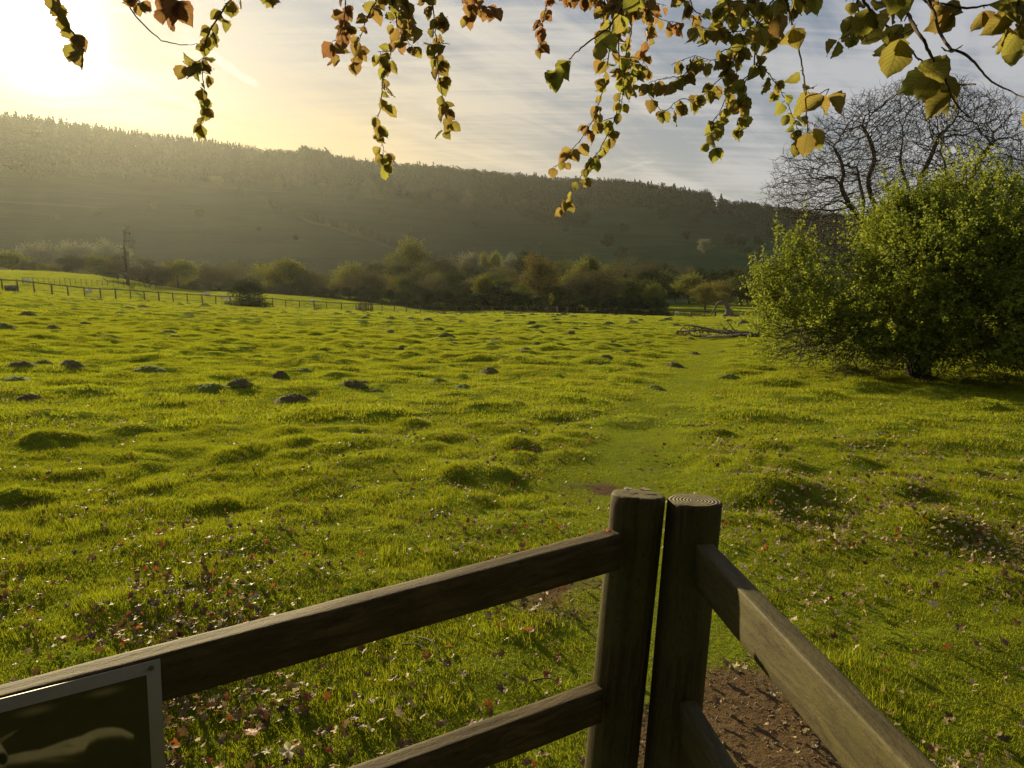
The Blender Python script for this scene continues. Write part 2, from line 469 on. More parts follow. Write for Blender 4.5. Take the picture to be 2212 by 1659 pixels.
# ------------------------------------------------------------------ tubes from skeletons
def perp(d):
    a = np.where(np.abs(d[:, 2:3]) > 0.9, np.array([[1., 0, 0]]), np.array([[0, 0, 1.]]))
    u = np.cross(d, a); u /= np.linalg.norm(u, axis=1, keepdims=True) + 1e-9
    return u, np.cross(d, u)
def seg_tubes(P0, P1, R0, R1, k):
    P0, P1 = np.asarray(P0, float), np.asarray(P1, float)
    d = P1 - P0; d /= np.linalg.norm(d, axis=1, keepdims=True) + 1e-9
    u, v = perp(d)
    an = np.arange(k) * 2 * math.pi / k
    c, s = np.cos(an)[None, :, None], np.sin(an)[None, :, None]
    ring = u[:, None, :] * c + v[:, None, :] * s
    A = P0[:, None, :] + ring * np.asarray(R0)[:, None, None]
    B = P1[:, None, :] + ring * np.asarray(R1)[:, None, None]
    V = np.concatenate([A, B], 1).reshape(-1, 3)
    n = len(P0); b = (np.arange(n) * 2 * k)[:, None]
    i = np.arange(k)[None, :]; j = (i + 1) % k
    F = np.stack([b + i, b + j, b + k + j, b + k + i], 2).reshape(-1, 4)
    return V, F
def curve_tube(pts, radii, k=8, cap=True):
    """one smooth tube along a polyline"""
    P = np.asarray(pts, float); n = len(P)
    T = np.gradient(P, axis=0); T /= np.linalg.norm(T, axis=1, keepdims=True) + 1e-9
    ref = np.array([0.31, 0.17, 0.93]) if abs(T[0, 2]) < 0.8 else np.array([1., 0.1, 0])
    u = np.cross(T, ref); u /= np.linalg.norm(u, axis=1, keepdims=True) + 1e-9
    v = np.cross(T, u)
    an = np.arange(k) * 2 * math.pi / k
    V = P[:, None, :] + (u[:, None, :] * np.cos(an)[None, :, None] + v[:, None, :] * np.sin(an)[None, :, None]) * np.asarray(radii, float)[:, None, None]
    V = V.reshape(-1, 3)
    F = []
    for i in range(n - 1):
        for j in range(k):
            F.append((i * k + j, i * k + (j + 1) % k, (i + 1) * k + (j + 1) % k, (i + 1) * k + j))
    T3 = []
    if cap:
        V = np.vstack([V, P[0], P[-1]]); a, b = n * k, n * k + 1
        for j in range(k):
            T3.append((a, (j + 1) % k, j)); T3.append((b, (n - 1) * k + j, (n - 1) * k + (j + 1) % k))
    return V, np.array(F), np.array(T3).reshape(-1, 3)
class Join:
    def __init__(self): self.V, self.F, self.n, self.T, self.U = [], [], 0, [], []
    def add(self, V, *Fs, tint=None, uv=None):
        for F in Fs:
            F = np.asarray(F)
            if F.size: self.F.append(F + self.n)
        self.V.append(np.asarray(V, float)); self.n += len(V)
        self.T.append(np.zeros(len(V)) if tint is None else np.broadcast_to(np.asarray(tint, float), (len(V),)))
        self.U.append(np.zeros((len(V), 2)) if uv is None else uv)
    def mesh(self, name, mat, smooth=False, uv=False):
        V = np.concatenate(self.V)
        by = {}
        for F in self.F: by.setdefault(F.shape[1], []).append(F)
        fs = [np.concatenate(v) for v in by.values()]
        return mk_mesh(name, V, fs, mat, smooth, {'tint': ('POINT', np.concatenate(self.T))}, np.concatenate(self.U) if uv else None)
def bez(pts, n=24):
    """smooth curve through the given points (Catmull-Rom)"""
    P = [Vector(p) for p in pts]
    P = [P[0] * 2 - P[1]] + P + [P[-1] * 2 - P[-2]]
    out_ = []
    m = len(P) - 3
    per = max(2, n // m)
    for i in range(m):
        a, b, c, d = P[i], P[i + 1], P[i + 2], P[i + 3]
        for j in range(per):
            t = j / per
            out_.append(0.5 * ((2 * b) + (c - a) * t + (2 * a - 5 * b + 4 * c - d) * t * t + (3 * b - a - 3 * c + d) * t ** 3))
    out_.append(P[-2])
    return out_

def colonize(attr_pts, nodes, parents, step, infl, kill, iters=60, wig=0.25, seed=1, maxn=16000):
    """grow a branching skeleton towards a cloud of points"""
    rg = np.random.default_rng(seed)
    N = [np.array(p, float) for p in nodes]; PA = list(parents)
    A = np.array(attr_pts, float); alive = np.ones(len(A), bool)
    for it in range(iters):
        kd = kdtree.KDTree(len(N))
        for i, p in enumerate(N): kd.insert(p, i)
        kd.balance()
        acc = {}
        for ai in np.nonzero(alive)[0]:
            co, idx, dist_ = kd.find(A[ai])
            if dist_ < kill: alive[ai] = False; continue
            if dist_ > infl: continue
            dv = (A[ai] - N[idx]) / dist_
            if idx in acc: acc[idx] += dv
            else: acc[idx] = dv.copy()
        if not acc or len(N) > maxn: break
        for idx, dv in acc.items():
            nn = np.linalg.norm(dv)
            if nn < 1e-3: continue
            dv = dv / nn + rg.normal(0, wig, 3); dv /= np.linalg.norm(dv)
            N.append(N[idx] + dv * step); PA.append(idx)
    N = np.array(N); PA = np.array(PA)
    return N, PA
def radii_of(N, PA, tip, ex=2.3, cap=None):
    n = len(N); r = np.zeros(n); kids = np.bincount(PA[PA >= 0], minlength=n)
    r[kids == 0] = tip ** ex
    for i in range(n - 1, 0, -1):
        if PA[i] >= 0: r[PA[i]] += r[i]
    r = r ** (1 / ex)
    if cap is not None: r = np.minimum(r, cap)
    return r, kids
def skeleton_mesh(name, N, PA, r, mat, extra=None, thick=0.03):
    J = Join()
    idx = np.nonzero(PA >= 0)[0]
    P0, P1 = N[PA[idx]], N[idx]
    R0, R1 = r[PA[idx]], r[idx]
    R0 = np.minimum(R0, R1 * 1.6)
    big = R1 > thick
    for msk, k in ((big, 7), (~big, 3)):
        if msk.any():
            V_, F_ = seg_tubes(P0[msk], P1[msk], R0[msk], R1[msk], k); J.add(V_, F_)
    if extra is not None:
        V_, F_ = seg_tubes(*extra, 3); J.add(V_, F_)
    return J.mesh(name, mat, True)

def leaf_quads(C, N_, size, tint, rg, aspect=0.7):
    """small leaf-like four-cornered faces at centres C facing N_ (diamond shaped)"""
    n = len(C)
    N_ = N_ / (np.linalg.norm(N_, axis=1, keepdims=True) + 1e-9)
    u, v = perp(N_)
    a = rg.uniform(0, 2 * math.pi, n)[:, None]
    e1 = u * np.cos(a) + v * np.sin(a); e2 = np.cross(N_, e1)
    s = np.broadcast_to(np.asarray(size, float), (n,))[:, None]
    V_ = np.stack([C - e1 * s * .5, C - e2 * s * .5 * aspect + e1 * s * .06, C + e1 * s * .5, C + e2 * s * .5 * aspect + e1 * s * .06], 1).reshape(-1, 3)
    F_ = np.arange(4 * n).reshape(-1, 4)
    return V_, F_, np.repeat(tint, 4)
def rand_dirs(n, rg):
    d = rg.normal(size=(n, 3)); return d / np.linalg.norm(d, axis=1, keepdims=True)

# ------------------------------------------------------------------ far and middle trees (unit height, copied)
TREE_MATS = {
    'pale': leaf_mat('leaves_pale', (0.075, 0.085, 0.014), (0.25, 0.24, 0.036), 0.38),
    'green': leaf_mat('leaves_green', (0.036, 0.050, 0.012), (0.115, 0.125, 0.024), 0.34),
    'dark': leaf_mat('leaves_dark', (0.020, 0.030, 0.012), (0.050, 0.062, 0.020), 0.22),
    'brown': leaf_mat('buds_brown', (0.046, 0.042, 0.020), (0.125, 0.108, 0.046), 0.30),
    'tawny': leaf_mat('leaves_tawny', (0.085, 0.074, 0.018), (0.20, 0.17, 0.036), 0.36),
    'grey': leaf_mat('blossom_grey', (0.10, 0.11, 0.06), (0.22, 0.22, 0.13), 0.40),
}
def crown_unit(seed, kind):
    """(crown mesh, trunk mesh) of a tree one unit tall"""
    rg = np.random.default_rng(seed)
    bush = kind in ('dark_bush', 'bush', 'grey_bush')
    col = {'dark_bush': 'dark', 'bush': 'green', 'grey_bush': 'grey'}.get(kind, kind)
    z0 = 0.02 if bush else rg.uniform(0.01, 0.07)
    cz, rz_ = (1 + z0) / 2, (1 - z0) / 2
    nl = 26 if not bush else 20
    L = []
    for i in range(nl):
        d = rand_dirs(1, rg)[0]; q = rg.uniform(0.35, 0.78)
        c = np.array([d[0] * q * 0.40, d[1] * q * 0.40, cz + d[2] * q * rz_ * 0.95])
        if bush:
            c[2] = max(c[2], 0.12)
            if i < 8: c = np.array([math.cos(i * .785) * .32, math.sin(i * .785) * .32, rg.uniform(.08, .16)])
        L.append((c, rg.uniform(0.12, 0.20)))
    n_face = {'brown': 8500, 'tawny': 8000, 'pale': 7500, 'grey': 6500}.get(col, 8500)
    C, Nn, T = [], [], []
    per = n_face // nl
    for c, rr in L:
        d = rand_dirs(per, rg)
        q = rg.uniform(0.15, 1.0, per) ** 0.45
        p = c + d * (q * rr)[:, None] * np.array([1, 1, 0.85])
        p += rg.normal(0, 0.012, p.shape)
        C.append(p); Nn.append(d + rg.normal(0, 0.7, d.shape))
        T.append(np.clip(rg.uniform(0, 1) * 0.5 + rg.uniform(0, 0.5, per), 0, 1))
    C, Nn, T = np.concatenate(C), np.concatenate(Nn), np.concatenate(T)
    # shoots that stick out and break the outline
    k = 260
    d = rand_dirs(k, rg); d[:, 2] = np.abs(d[:, 2]) * 0.9 + d[:, 2] * 0.1
    pick = rg.integers(0, nl, k)
    for j in range(5):
        base = np.array([L[i][0] + d[m] * L[i][1] * (0.95 + j * 0.10) for m, i in enumerate(pick)])
        C = np.vstack([C, base + rg.normal(0, 0.006, base.shape)]); Nn = np.vstack([Nn, rand_dirs(k, rg)]); T = np.concatenate([T, rg.uniform(.3, 1, k)])
    ok = C[:, 2] > 0.0
    C, Nn, T = C[ok], Nn[ok], T[ok]
    size = {'brown': 0.020, 'tawny': 0.022, 'grey': 0.028}.get(col, 0.030)
    V_, F_, t_ = leaf_quads(C, Nn, rg.uniform(0.7, 1.3, len(C)) * size, T, rg)
    J = Join(); J.add(V_, F_, tint=t_)
    crown = J.mesh(kind + '_crown', TREE_MATS[col])
    # trunk and limbs reaching the lobes
    nodes = [np.array([0, 0, -0.03])]; pa = [-1]
    zt = max(z0 * 0.9, 0.05)
    for i in range(1, 5): nodes.append(np.array([rg.normal(0, .004), rg.normal(0, .004), -0.03 + (zt + .03) * i / 4])); pa.append(i - 1)
    na = 520 if col in ('brown', 'tawny') else 200
    pts = []
    for i in range(na):
        c, rr = L[rg.integers(0, nl)]; pts.append(c + rand_dirs(1, rg)[0] * rr * rg.uniform(0, 1))
    Nn_, PA_ = colonize(pts, nodes, pa, 0.035, 0.6, 0.05, 40, 0.16, seed)
    r_, _ = radii_of(Nn_, PA_, 0.0022, 2.1, 0.026)
    trunk = skeleton_mesh(kind + '_trunk', Nn_, PA_, r_, M_bark_far, thick=0.006)
    return crown, trunk
KINDS = {}
for i, k in enumerate(['pale', 'green', 'dark', 'brown', 'tawny', 'grey', 'dark_bush', 'bush', 'grey_bush']):
    KINDS[k] = [crown_unit(100 + i * 10 + j, k) for j in range(3 if k in ('brown', 'green', 'dark', 'dark_bush', 'pale') else 2)]
NM = {'pale': 'broadleaf_tree', 'green': 'broadleaf_tree', 'dark': 'dark_tree', 'brown': 'budding_tree', 'tawny': 'willow_tree', 'grey': 'blossom_tree',
      'dark_bush': 'hedge_bush', 'bush': 'bush', 'grey_bush': 'bramble_bush'}
tree_count = [0]
def put_tree(kind, loc, width, height, label, group=None, sub=True, cat=None):
    tree_count[0] += 1
    i = tree_count[0]
    cr, tk = KINDS[kind][i % len(KINDS[kind])]
    r = empty(NM[kind], loc, label, cat or ('bush' if 'bush' in kind else 'tree'), group, rz=(i * 2.4) % 6.28, scale=(width, width, height))
    obj('foliage' if 'bush' in kind else 'crown', cr, r)
    obj('trunk', tk, r)
    return r
def tree_px(kind, u, vtop, wpx, r, label, group=None, sink=0.0):
    """a tree r metres off whose top shows at (u, vtop) and that is wpx wide there"""
    g = g_at(u, r); top = at_r(u, vtop, r)
    h = max(top.z - g.z, 2.2)
    if 'bush' in kind: sink = h * 0.10
    return put_tree(kind, (g.x, g.y, g.z - sink), min(wpx / FPX * r * 1.12, h * 1.7), h * 1.02, label, group)

BIG = [
 ('pale', 25, 540, 110, 196, 'yellow-green tree at the left edge of the photo above the sheep pasture'),
 ('green', 62, 560, 60, 190, 'olive tree leaning on the yellow-green tree at the left edge'),
 ('pale', 96, 568, 46, 186, 'small pale green tree standing alone between two darker trees above the pasture'),
 ('tawny', 122, 572, 40, 184, 'low rounded tawny tree just left of the dark round tree'),
 ('dark', 156, 549, 62, 182, 'dark round tree throwing a shadow down the left pasture'),
 ('pale', 208, 548, 70, 190, 'pale tree with sunlit top right of the dark round pasture tree'),
 ('green', 214, 578, 66, 170, 'low green tree at the crest of the left pasture'),
 ('green', 240, 545, 70, 186, 'hazy olive tree left of the bare dead tree'),
 ('brown', 252, 556, 84, 152, 'hazy brown tree just left of the bare dead tree trunk'),
 ('brown', 345, 566, 60, 154, 'low twiggy brown tree touching the left side of the bright yellow-green tree'),
 ('brown', 308, 552, 92, 152, 'brown budding tree right behind the bare dead tree'),
 ('pale', 382, 560, 108, 160, 'bright yellow-green tree standing out of the hazy hedge on the left'),
 ('brown', 452, 556, 90, 172, 'twiggy brown tree right of the bright yellow-green tree'),
 ('brown', 505, 558, 80, 176, 'twiggy brown tree rising behind the lone dark bush at the fence'),
 ('pale', 608, 556, 118, 160, 'wide olive-yellow tree with a domed sunlit top under the light streak'),
 ('brown', 672, 575, 90, 158, 'brown domed tree right of the wide olive-yellow tree'),
 ('pale', 752, 556, 72, 190, 'yellow-lit narrow tree left of the brown domed clump'),
 ('brown', 788, 574, 120, 168, 'broad brown budding tree with pale stems low down'),
 ('pale', 892, 512, 96, 245, 'tall yellow-topped tree that rises highest above the valley wood'),
 ('green', 876, 540, 80, 236, 'olive tree at the foot of the tallest yellow-topped tree'),
 ('dark', 868, 570, 84, 210, 'dark rounded tree under the tallest yellow-topped tree'),
 ('brown', 948, 540, 110, 225, 'brown rounded tree right of the tallest tree'),
 ('brown', 945, 590, 120, 166, 'large brown domed tree in the middle of the hedge'),
 ('brown', 1000, 596, 96, 164, 'second brown domed tree right of the large brown dome'),
 ('grey', 1012, 542, 60, 290, 'small pale-topped tree on the edge of the far meadow'),
 ('pale', 1048, 536, 30, 300, 'slim pale tree standing in front of the dark hillside, left of its twin'),
 ('pale', 1072, 540, 34, 300, 'slim pale tree standing in front of the dark hillside, right of its twin'),
 ('grey', 1102, 543, 50, 290, 'light green tree between the slim pale pair and the dark clump'),
 ('dark', 1146, 536, 90, 262, 'dark flat-topped clump tree behind the far meadow'),
 ('pale', 1044, 590, 54, 150, 'yellow-green tree with a bright top at the right end of the dark hedge'),
 ('green', 1088, 625, 50, 150, 'low green tree beside the yellow-green hedge-end tree'),
 ('green', 1120, 612, 90, 146, 'leaning sunlit bush-like tree over the far fence left of the tall olive tree'),
 ('tawny', 1166, 536, 118, 160, 'tall olive-brown tree with loose crown behind the slatted tree guard'),
 ('green', 1210, 610, 90, 158, 'yellow-green tree at the foot of the tall olive-brown tree'),
 ('pale', 1250, 546, 58, 196, 'round pale-edged tree left of the brown oak'),
 ('green', 1276, 538, 48, 200, 'narrow green tree behind the brown oak'),
 ('brown', 1292, 566, 134, 150, 'big brown oak with dark spreading limbs behind the fence'),
 ('brown', 1350, 545, 90, 200, 'reddish brown tree right of the big brown oak'),
 ('brown', 1402, 552, 80, 215, 'dim brown tree at the right end of the middle wood'),
 ('dark', 1400, 585, 110, 195, 'dark tree behind the small gate bushes'),
 ('dark_bush', 1225, 640, 60, 142, 'dark green bush left of the big brown oak trunk'),
 ('dark_bush', 1365, 636, 60, 150, 'dark rounded bush right of the big brown oak trunk'),
 ('green', 1392, 606, 40, 228, 'small mid green tree at the left edge of the right-hand pasture'),
 ('dark', 1432, 610, 54, 226, 'dark round tree left of the yellow domed tree on the right'),
 ('green', 1462, 606, 50, 232, 'olive tree between the dark round tree and the yellow dome'),
 ('pale', 1492, 590, 92, 222, 'yellow domed tree on the right side of the valley'),
 ('tawny', 1528, 602, 84, 172, 'tawny round tree standing by the field gate'),
 ('tawny', 1566, 598, 60, 226, 'brownish tree between the tawny round tree and the big olive tree'),
 ('tawny', 1572, 628, 50, 196, 'small tawny bush-like tree above the dead stump'),
 ('green', 1620, 580, 112, 215, 'big olive tree partly hidden by the hawthorn on the right'),
 ('dark', 1580, 572, 80, 250, 'dark tree behind the big olive tree on the right'),
 ('dark', 1660, 590, 90, 210, 'dark tree just left of the hawthorn crown'),
 ('green', 1740, 570, 110, 205, 'green tree hidden behind the hawthorn'),
]
for k, u, v, wd, r, lab in BIG: tree_px(k, u, v, wd, r, lab)
tree_px('dark_bush', 527, 590, 96, 99, 'lone dark green bush growing at the rail fence on the left')
tree_px('grey_bush', 1600, 655, 90, 205, 'pale bramble mound on the right-hand pasture beyond the stump')
# hedge along the bottom of the field
LM = [(40, 'near the left edge'), (160, 'below the dark round tree'), (270, 'by the bare dead tree'), (382, 'by the bright yellow-green tree'), (452, 'left of the lone fence bush'), (525, 'behind the lone fence bush'), (608, 'below the wide olive-yellow tree'),
      (672, 'right of the wide olive-yellow tree'), (720, 'left of the yellow-lit narrow tree'), (752, 'below the yellow-lit narrow tree'), (800, 'behind the middle tree guard'), (860, 'left of the tallest tree'), (896, 'below the tallest tree'), (945, 'by the large brown dome'), (1000, 'by the second brown dome'),
      (1050, 'by the slim pale pair'), (1100, 'right of the slim pale pair'), (1160, 'by the tall olive-brown tree'), (1225, 'left of the brown oak'), (1292, 'behind the brown oak'), (1350, 'right of the brown oak'), (1410, 'above the right pasture')]
def near_of(u): return min(LM, key=lambda q: abs(q[0] - u))[1]
def fill_label(k, u, row): return '%s %s-row valley wood tree %s' % ({'dark': 'dark', 'brown': 'brown', 'green': 'green', 'grey': 'pale', 'pale': 'pale yellow', 'tawny': 'tawny'}[k], row, near_of(u))
rs = random.Random(5)
u = 236
while u < 1430:
    v = 580 + 16 * rs.random() if u < 345 else 600 + 14 * rs.random() if u < 420 else (602 + 20 * rs.random() if u < 700 else (604 + 22 * rs.random() if u < 1110 else 628 + 16 * rs.random()))
    if not (355 < u < 410):
        r = (158 if u < 700 else 143) + rs.uniform(-4, 6)
        tree_px('dark_bush', u, v, rs.uniform(58, 90), r, 'dark bush in the field hedge ' + near_of(u), 'bushes of the long dark hedge below the field')
    u += rs.uniform(24, 36)
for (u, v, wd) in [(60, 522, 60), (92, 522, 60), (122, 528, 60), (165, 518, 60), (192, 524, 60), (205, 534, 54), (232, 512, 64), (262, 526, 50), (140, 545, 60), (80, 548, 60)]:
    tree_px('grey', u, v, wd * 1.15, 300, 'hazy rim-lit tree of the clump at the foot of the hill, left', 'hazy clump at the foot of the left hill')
# fill of the valley wood behind
u = 300
while u < 1440:
    top = float(np.interp(u, [300, 420, 560, 700, 800, 880, 960, 1050, 1150, 1230, 1300, 1400, 1440], [568, 566, 568, 572, 556, 540, 550, 572, 566, 556, 550, 556, 585]))
    for r, dv in ((182, 26), (222, 12), (262, 0)):
        if rs.random() < 0.92:
            k = rs.choice(['brown', 'green', 'dark', 'green', 'pale', 'brown', 'green', 'tawny'])
            tree_px(k, u + rs.uniform(-14, 14), top + dv + rs.uniform(-4, 16), rs.uniform(56, 92), r + rs.uniform(-14, 14),
                    fill_label(k, u, {182: 'front', 222: 'middle', 262: 'back'}[r]), 'trees of the mixed valley wood')
    u += rs.uniform(24, 34)
u = 1440
while u < 1760:
    tree_px(rs.choice(['brown', 'dark', 'brown']), u, rs.uniform(566, 584), rs.uniform(46, 70), rs.uniform(285, 330), 'dim tree of the row at the foot of the hill, right', 'dim row of trees at the foot of the right hillside')
    u += rs.uniform(20, 30)
# single trees on the hillside
def hill_tree(kind, u, vbase, hpx, wpx, label, group=None):
    if kind == 'brown' and rs.random() < .8: kind = 'dark'
    d = ray(u, vbase); hl = math.hypot(d.x, d.y)
    rr = np.linspace(410, 1000, 600); tt = rr / hl
    zz = EYE.z + d.z * tt; gb = base_z(d.x * tt, d.y * tt)
    i = int(np.argmax(gb > zz)) if (gb > zz).any() else 200
    r = rr[i]; x, y = d.x * tt[i], d.y * tt[i]
    put_tree(kind, (x, y, gb[i] - 0.4), wpx / FPX * r * 1.1, hpx / FPX * r * 1.1, label, group)
for (u, v, h, wd, k) in [(1150, 480, 44, 62, 'dark'), (1180, 486, 40, 60, 'dark'), (1130, 468, 36, 40, 'dark'), (1205, 492, 40, 56, 'dark'), (1232, 494, 38, 50, 'brown'), (1258, 488, 34, 44, 'brown')]:
    hill_tree(k, u, v, h, wd, 'dark round tree in the clump halfway up the middle hillside', 'clump halfway up the middle hillside')
for (u, v, h, wd, k) in [(1035, 470, 40, 30, 'brown'), (885, 500, 14, 14, 'dark'), (912, 516, 12, 12, 'dark'), (1028, 492, 14, 16, 'dark'), (1095, 484, 12, 12, 'dark'), (1222, 500, 10, 12, 'dark'),
                         (1350, 505, 24, 26, 'brown'), (1310, 535, 30, 40, 'brown'), (1522, 548, 30, 34, 'grey'), (1615, 552, 18, 22, 'dark'), (1640, 556, 20, 26, 'dark'), (1600, 548, 14, 14, 'dark'),
                         (1480, 520, 24, 26, 'brown'), (960, 478, 22, 24, 'brown'), (830, 470, 26, 28, 'brown'), (760, 440, 22, 24, 'brown'),
                         (690, 470, 12, 14, 'dark'), (520, 430, 24, 28, 'brown'), (560, 500, 10, 12, 'dark'), (640, 520, 12, 14, 'dark'), (430, 470, 18, 24, 'green'), (330, 455, 20, 26, 'green'), (210, 470, 16, 20, 'green'), (120, 480, 14, 18, 'green'), (1165, 530, 10, 10, 'dark'), (1340, 560, 30, 40, 'brown')]:
    hill_tree(k, u, v, h, wd, 'single tree dotted on the grassy hillside', 'single trees dotted over the hillside')
for (u, v, h, wd, k) in [(800, 432, 40, 44, 'brown'), (838, 436, 30, 34, 'dark'), (905, 446, 40, 40, 'brown'), (950, 448, 36, 42, 'brown'), (1010, 452, 38, 36, 'brown'), (1075, 460, 34, 40, 'dark'), (700, 424, 28, 30, 'brown'), (600, 414, 28, 34, 'brown'), (1290, 470, 34, 38, 'brown'), (1430, 480, 34, 38, 'dark'), (1500, 492, 34, 40, 'brown'), (470, 408, 26, 30, 'green')]:
    hill_tree(k, u, v, h, wd, 'rounded tree standing out at the lower edge of the ridge woodland', 'rounded trees at the lower edge of the ridge woodland')
for i in range(34):
    q = i / 33.0; uu = 575 + q * 300; vv = 446 + q * 92 + rs.uniform(-3, 3)
    hill_tree(rs.choice(['dark', 'brown', 'dark']), uu + rs.uniform(-3, 3), vv, rs.uniform(9, 19), rs.uniform(9, 17), 'small tree of the line running down the hillside from left to right', 'line of small trees running down the hillside')
for (u, v, h, wd, k) in [(1522, 446, 34, 30, 'brown'), (1498, 442, 26, 26, 'brown'), (1578, 450, 28, 30, 'brown'), (1606, 452, 24, 28, 'brown'), (1640, 456, 24, 28, 'brown'), (1560, 454, 18, 18, 'brown')]:
    hill_tree(k, u, v, h, wd, 'bare tree standing against the sky at the notch of the ridge', 'bare trees against the sky at the ridge notch')

# woodland along the ridge: one mass
def wood_band():
    rg = np.random.default_rng(3)
    U, Vv, Nn, T = [], [], [], []
    low_u = [-250, 0, 300, 430, 550, 700, 900, 1050, 1150, 1300, 1420, 1540, 1640, 1760, 1900, 2400]
    low_v = [385, 385, 392, 396, 406, 414, 432, 442, 452, 458, 462, 470, 512, 545, 560, 600]
    C_all, N_all, T_all, S_all = [], [], [], []
    count = 0
    tb, = [0],
    for it_ in range(15000):
        th = rg.uniform(R(-43), R(46)); q = rg.uniform(0, 1)
        rd = np.interp(th, TH, RD)
        r = rd + 60 - 420 * q ** 1.3
        if it_ < 2600: r = rd + rg.uniform(-18, 48)
        x, y = r * math.sin(th), r * math.cos(th)
        z = float(base_z(np.array([x]), np.array([y]))[0])
        dv = Vector((x, y, z)) - EYE
        dep = dv.y * CP - dv.z * SP
        uu = CU + FPX * dv.x / dep; vv = CV - FPX * (dv.y * SP + dv.z * CP) / dep
        lv = np.interp(uu, low_u, low_v) + (vn(uu / 28., 3.3, 9) - 0.5) * 22
        if vv > lv or (1538 < uu < 1556 and r > rd - 60): continue
        if r > rd + 50: continue
        con = uu < 520 and rg.random() < 0.85 or rg.random() < 0.10
        edge = r > rd - 30
        h = (rg.uniform(10, 17) if not con else rg.uniform(13, 19)) * (0.8 if uu > 1560 else 1)
        if 655 < uu < 712 and edge: h *= 1.35; con = False
        m = 66 if edge else 56
        if con:
            tz = rg.uniform(0.1, 1, m) ** 0.8; rad = (1.02 - tz) * h * 0.22
            an = rg.uniform(0, 6.28, m)
            p = np.stack([x + np.cos(an) * rad, y + np.sin(an) * rad, z + tz * h], 1); s = h * 0.10
        else:
            d = rand_dirs(m, rg); w_ = rg.uniform(0.30, 0.46) * h
            q2 = rg.uniform(0.3, 1, m) ** 0.4
            p = np.array([x, y, z + h * 0.60]) + d * q2[:, None] * np.array([w_, w_, h * 0.40]); s = h * 0.13 * rg.uniform(0.6, 1.1)
        C_all.append(p); N_all.append(rand_dirs(m, rg)); S_all.append(rg.uniform(.6, 1.3, m) * s)
        T_all.append(np.full(m, 0.0 if con else rg.uniform(0.2, 1)))
        count += 1
    C, Nn, S, T = map(np.concatenate, (C_all, N_all, S_all, T_all))
    V_, F_, t_ = leaf_quads(C, Nn, S, T, rg, 0.9)
    J = Join(); J.add(V_, F_, tint=t_)
    return J.mesh('woodland', leaf_mat('leaves_woodland', (0.008, 0.016, 0.006), (0.024, 0.030, 0.012), 0.06, 0.95, 0.02))
wd_ = obj('woodland', wood_band()); tag(wd_, kind='stuff')
tag(wd_, 'dark woodland covering the top of the long ridge', 'woodland')

# worn tracks and the spur's lighter edge, laid on the hillside as narrow strips
def slope_strip(px, width, label, mat):
    pts = []
    for u, v in px:
        d = ray(u, v); hl = math.hypot(d.x, d.y); rr = np.linspace(410, 1000, 900); tt = rr / hl
        ab = base_z(d.x * tt, d.y * tt) > EYE.z + d.z * tt
        i = int(np.argmax(ab)) if ab.any() else 300
        pts.append(Vector((d.x * tt[i], d.y * tt[i], 0)))
    c = bez(pts, len(pts) * 12); P = np.array([list(p) for p in c]); T = np.gradient(P, axis=0); T /= np.linalg.norm(T, axis=1, keepdims=True) + 1e-9
    S = np.stack([-T[:, 1], T[:, 0], 0 * T[:, 0]], 1) * width / 2 * (0.7 + 0.6 * vn(np.arange(len(P)) * .3, np.zeros(len(P)), 4))[:, None]
    A, B = P + S, P - S
    A[:, 2] = base_z(A[:, 0], A[:, 1]) + .25; B[:, 2] = base_z(B[:, 0], B[:, 1]) + .25
    V_ = np.concatenate([A, B]); n = len(P); i = np.arange(n - 1)
    o = obj('hill_strip', mk_mesh('hill_strip', V_, [np.stack([i, i + 1, i + 1 + n, i + n], 1)], mat, True)); tag(o, kind='structure')
mt_, t, o = mat_new('track_and_spur_edge'); principled(t, o, t.mix(t.noise(t.new('ShaderNodeNewGeometry').outputs['Position'], .15, 3), (.018, .030, .013), (.032, .046, .022)), 1.0, 0.0)
slope_strip([(430, 402), (560, 411), (700, 418), (820, 430), (900, 437), (980, 442)], 3.5, '', mt_)
slope_strip([(560, 425), (600, 446), (650, 468), (720, 492), (790, 515), (850, 538)], 5.0, '', mt_)  # lighter line along the edge of the spur
slope_strip([(0, 436), (60, 440), (140, 444), (230, 450)], 3.0, '', mt_)
slope_strip([(1120, 545), (1220, 552), (1330, 548), (1440, 540), (1560, 552)], 2.5, '', mt_)
slope_strip([(1560, 540), (1620, 556), (1680, 574)], 3, '', mt_)

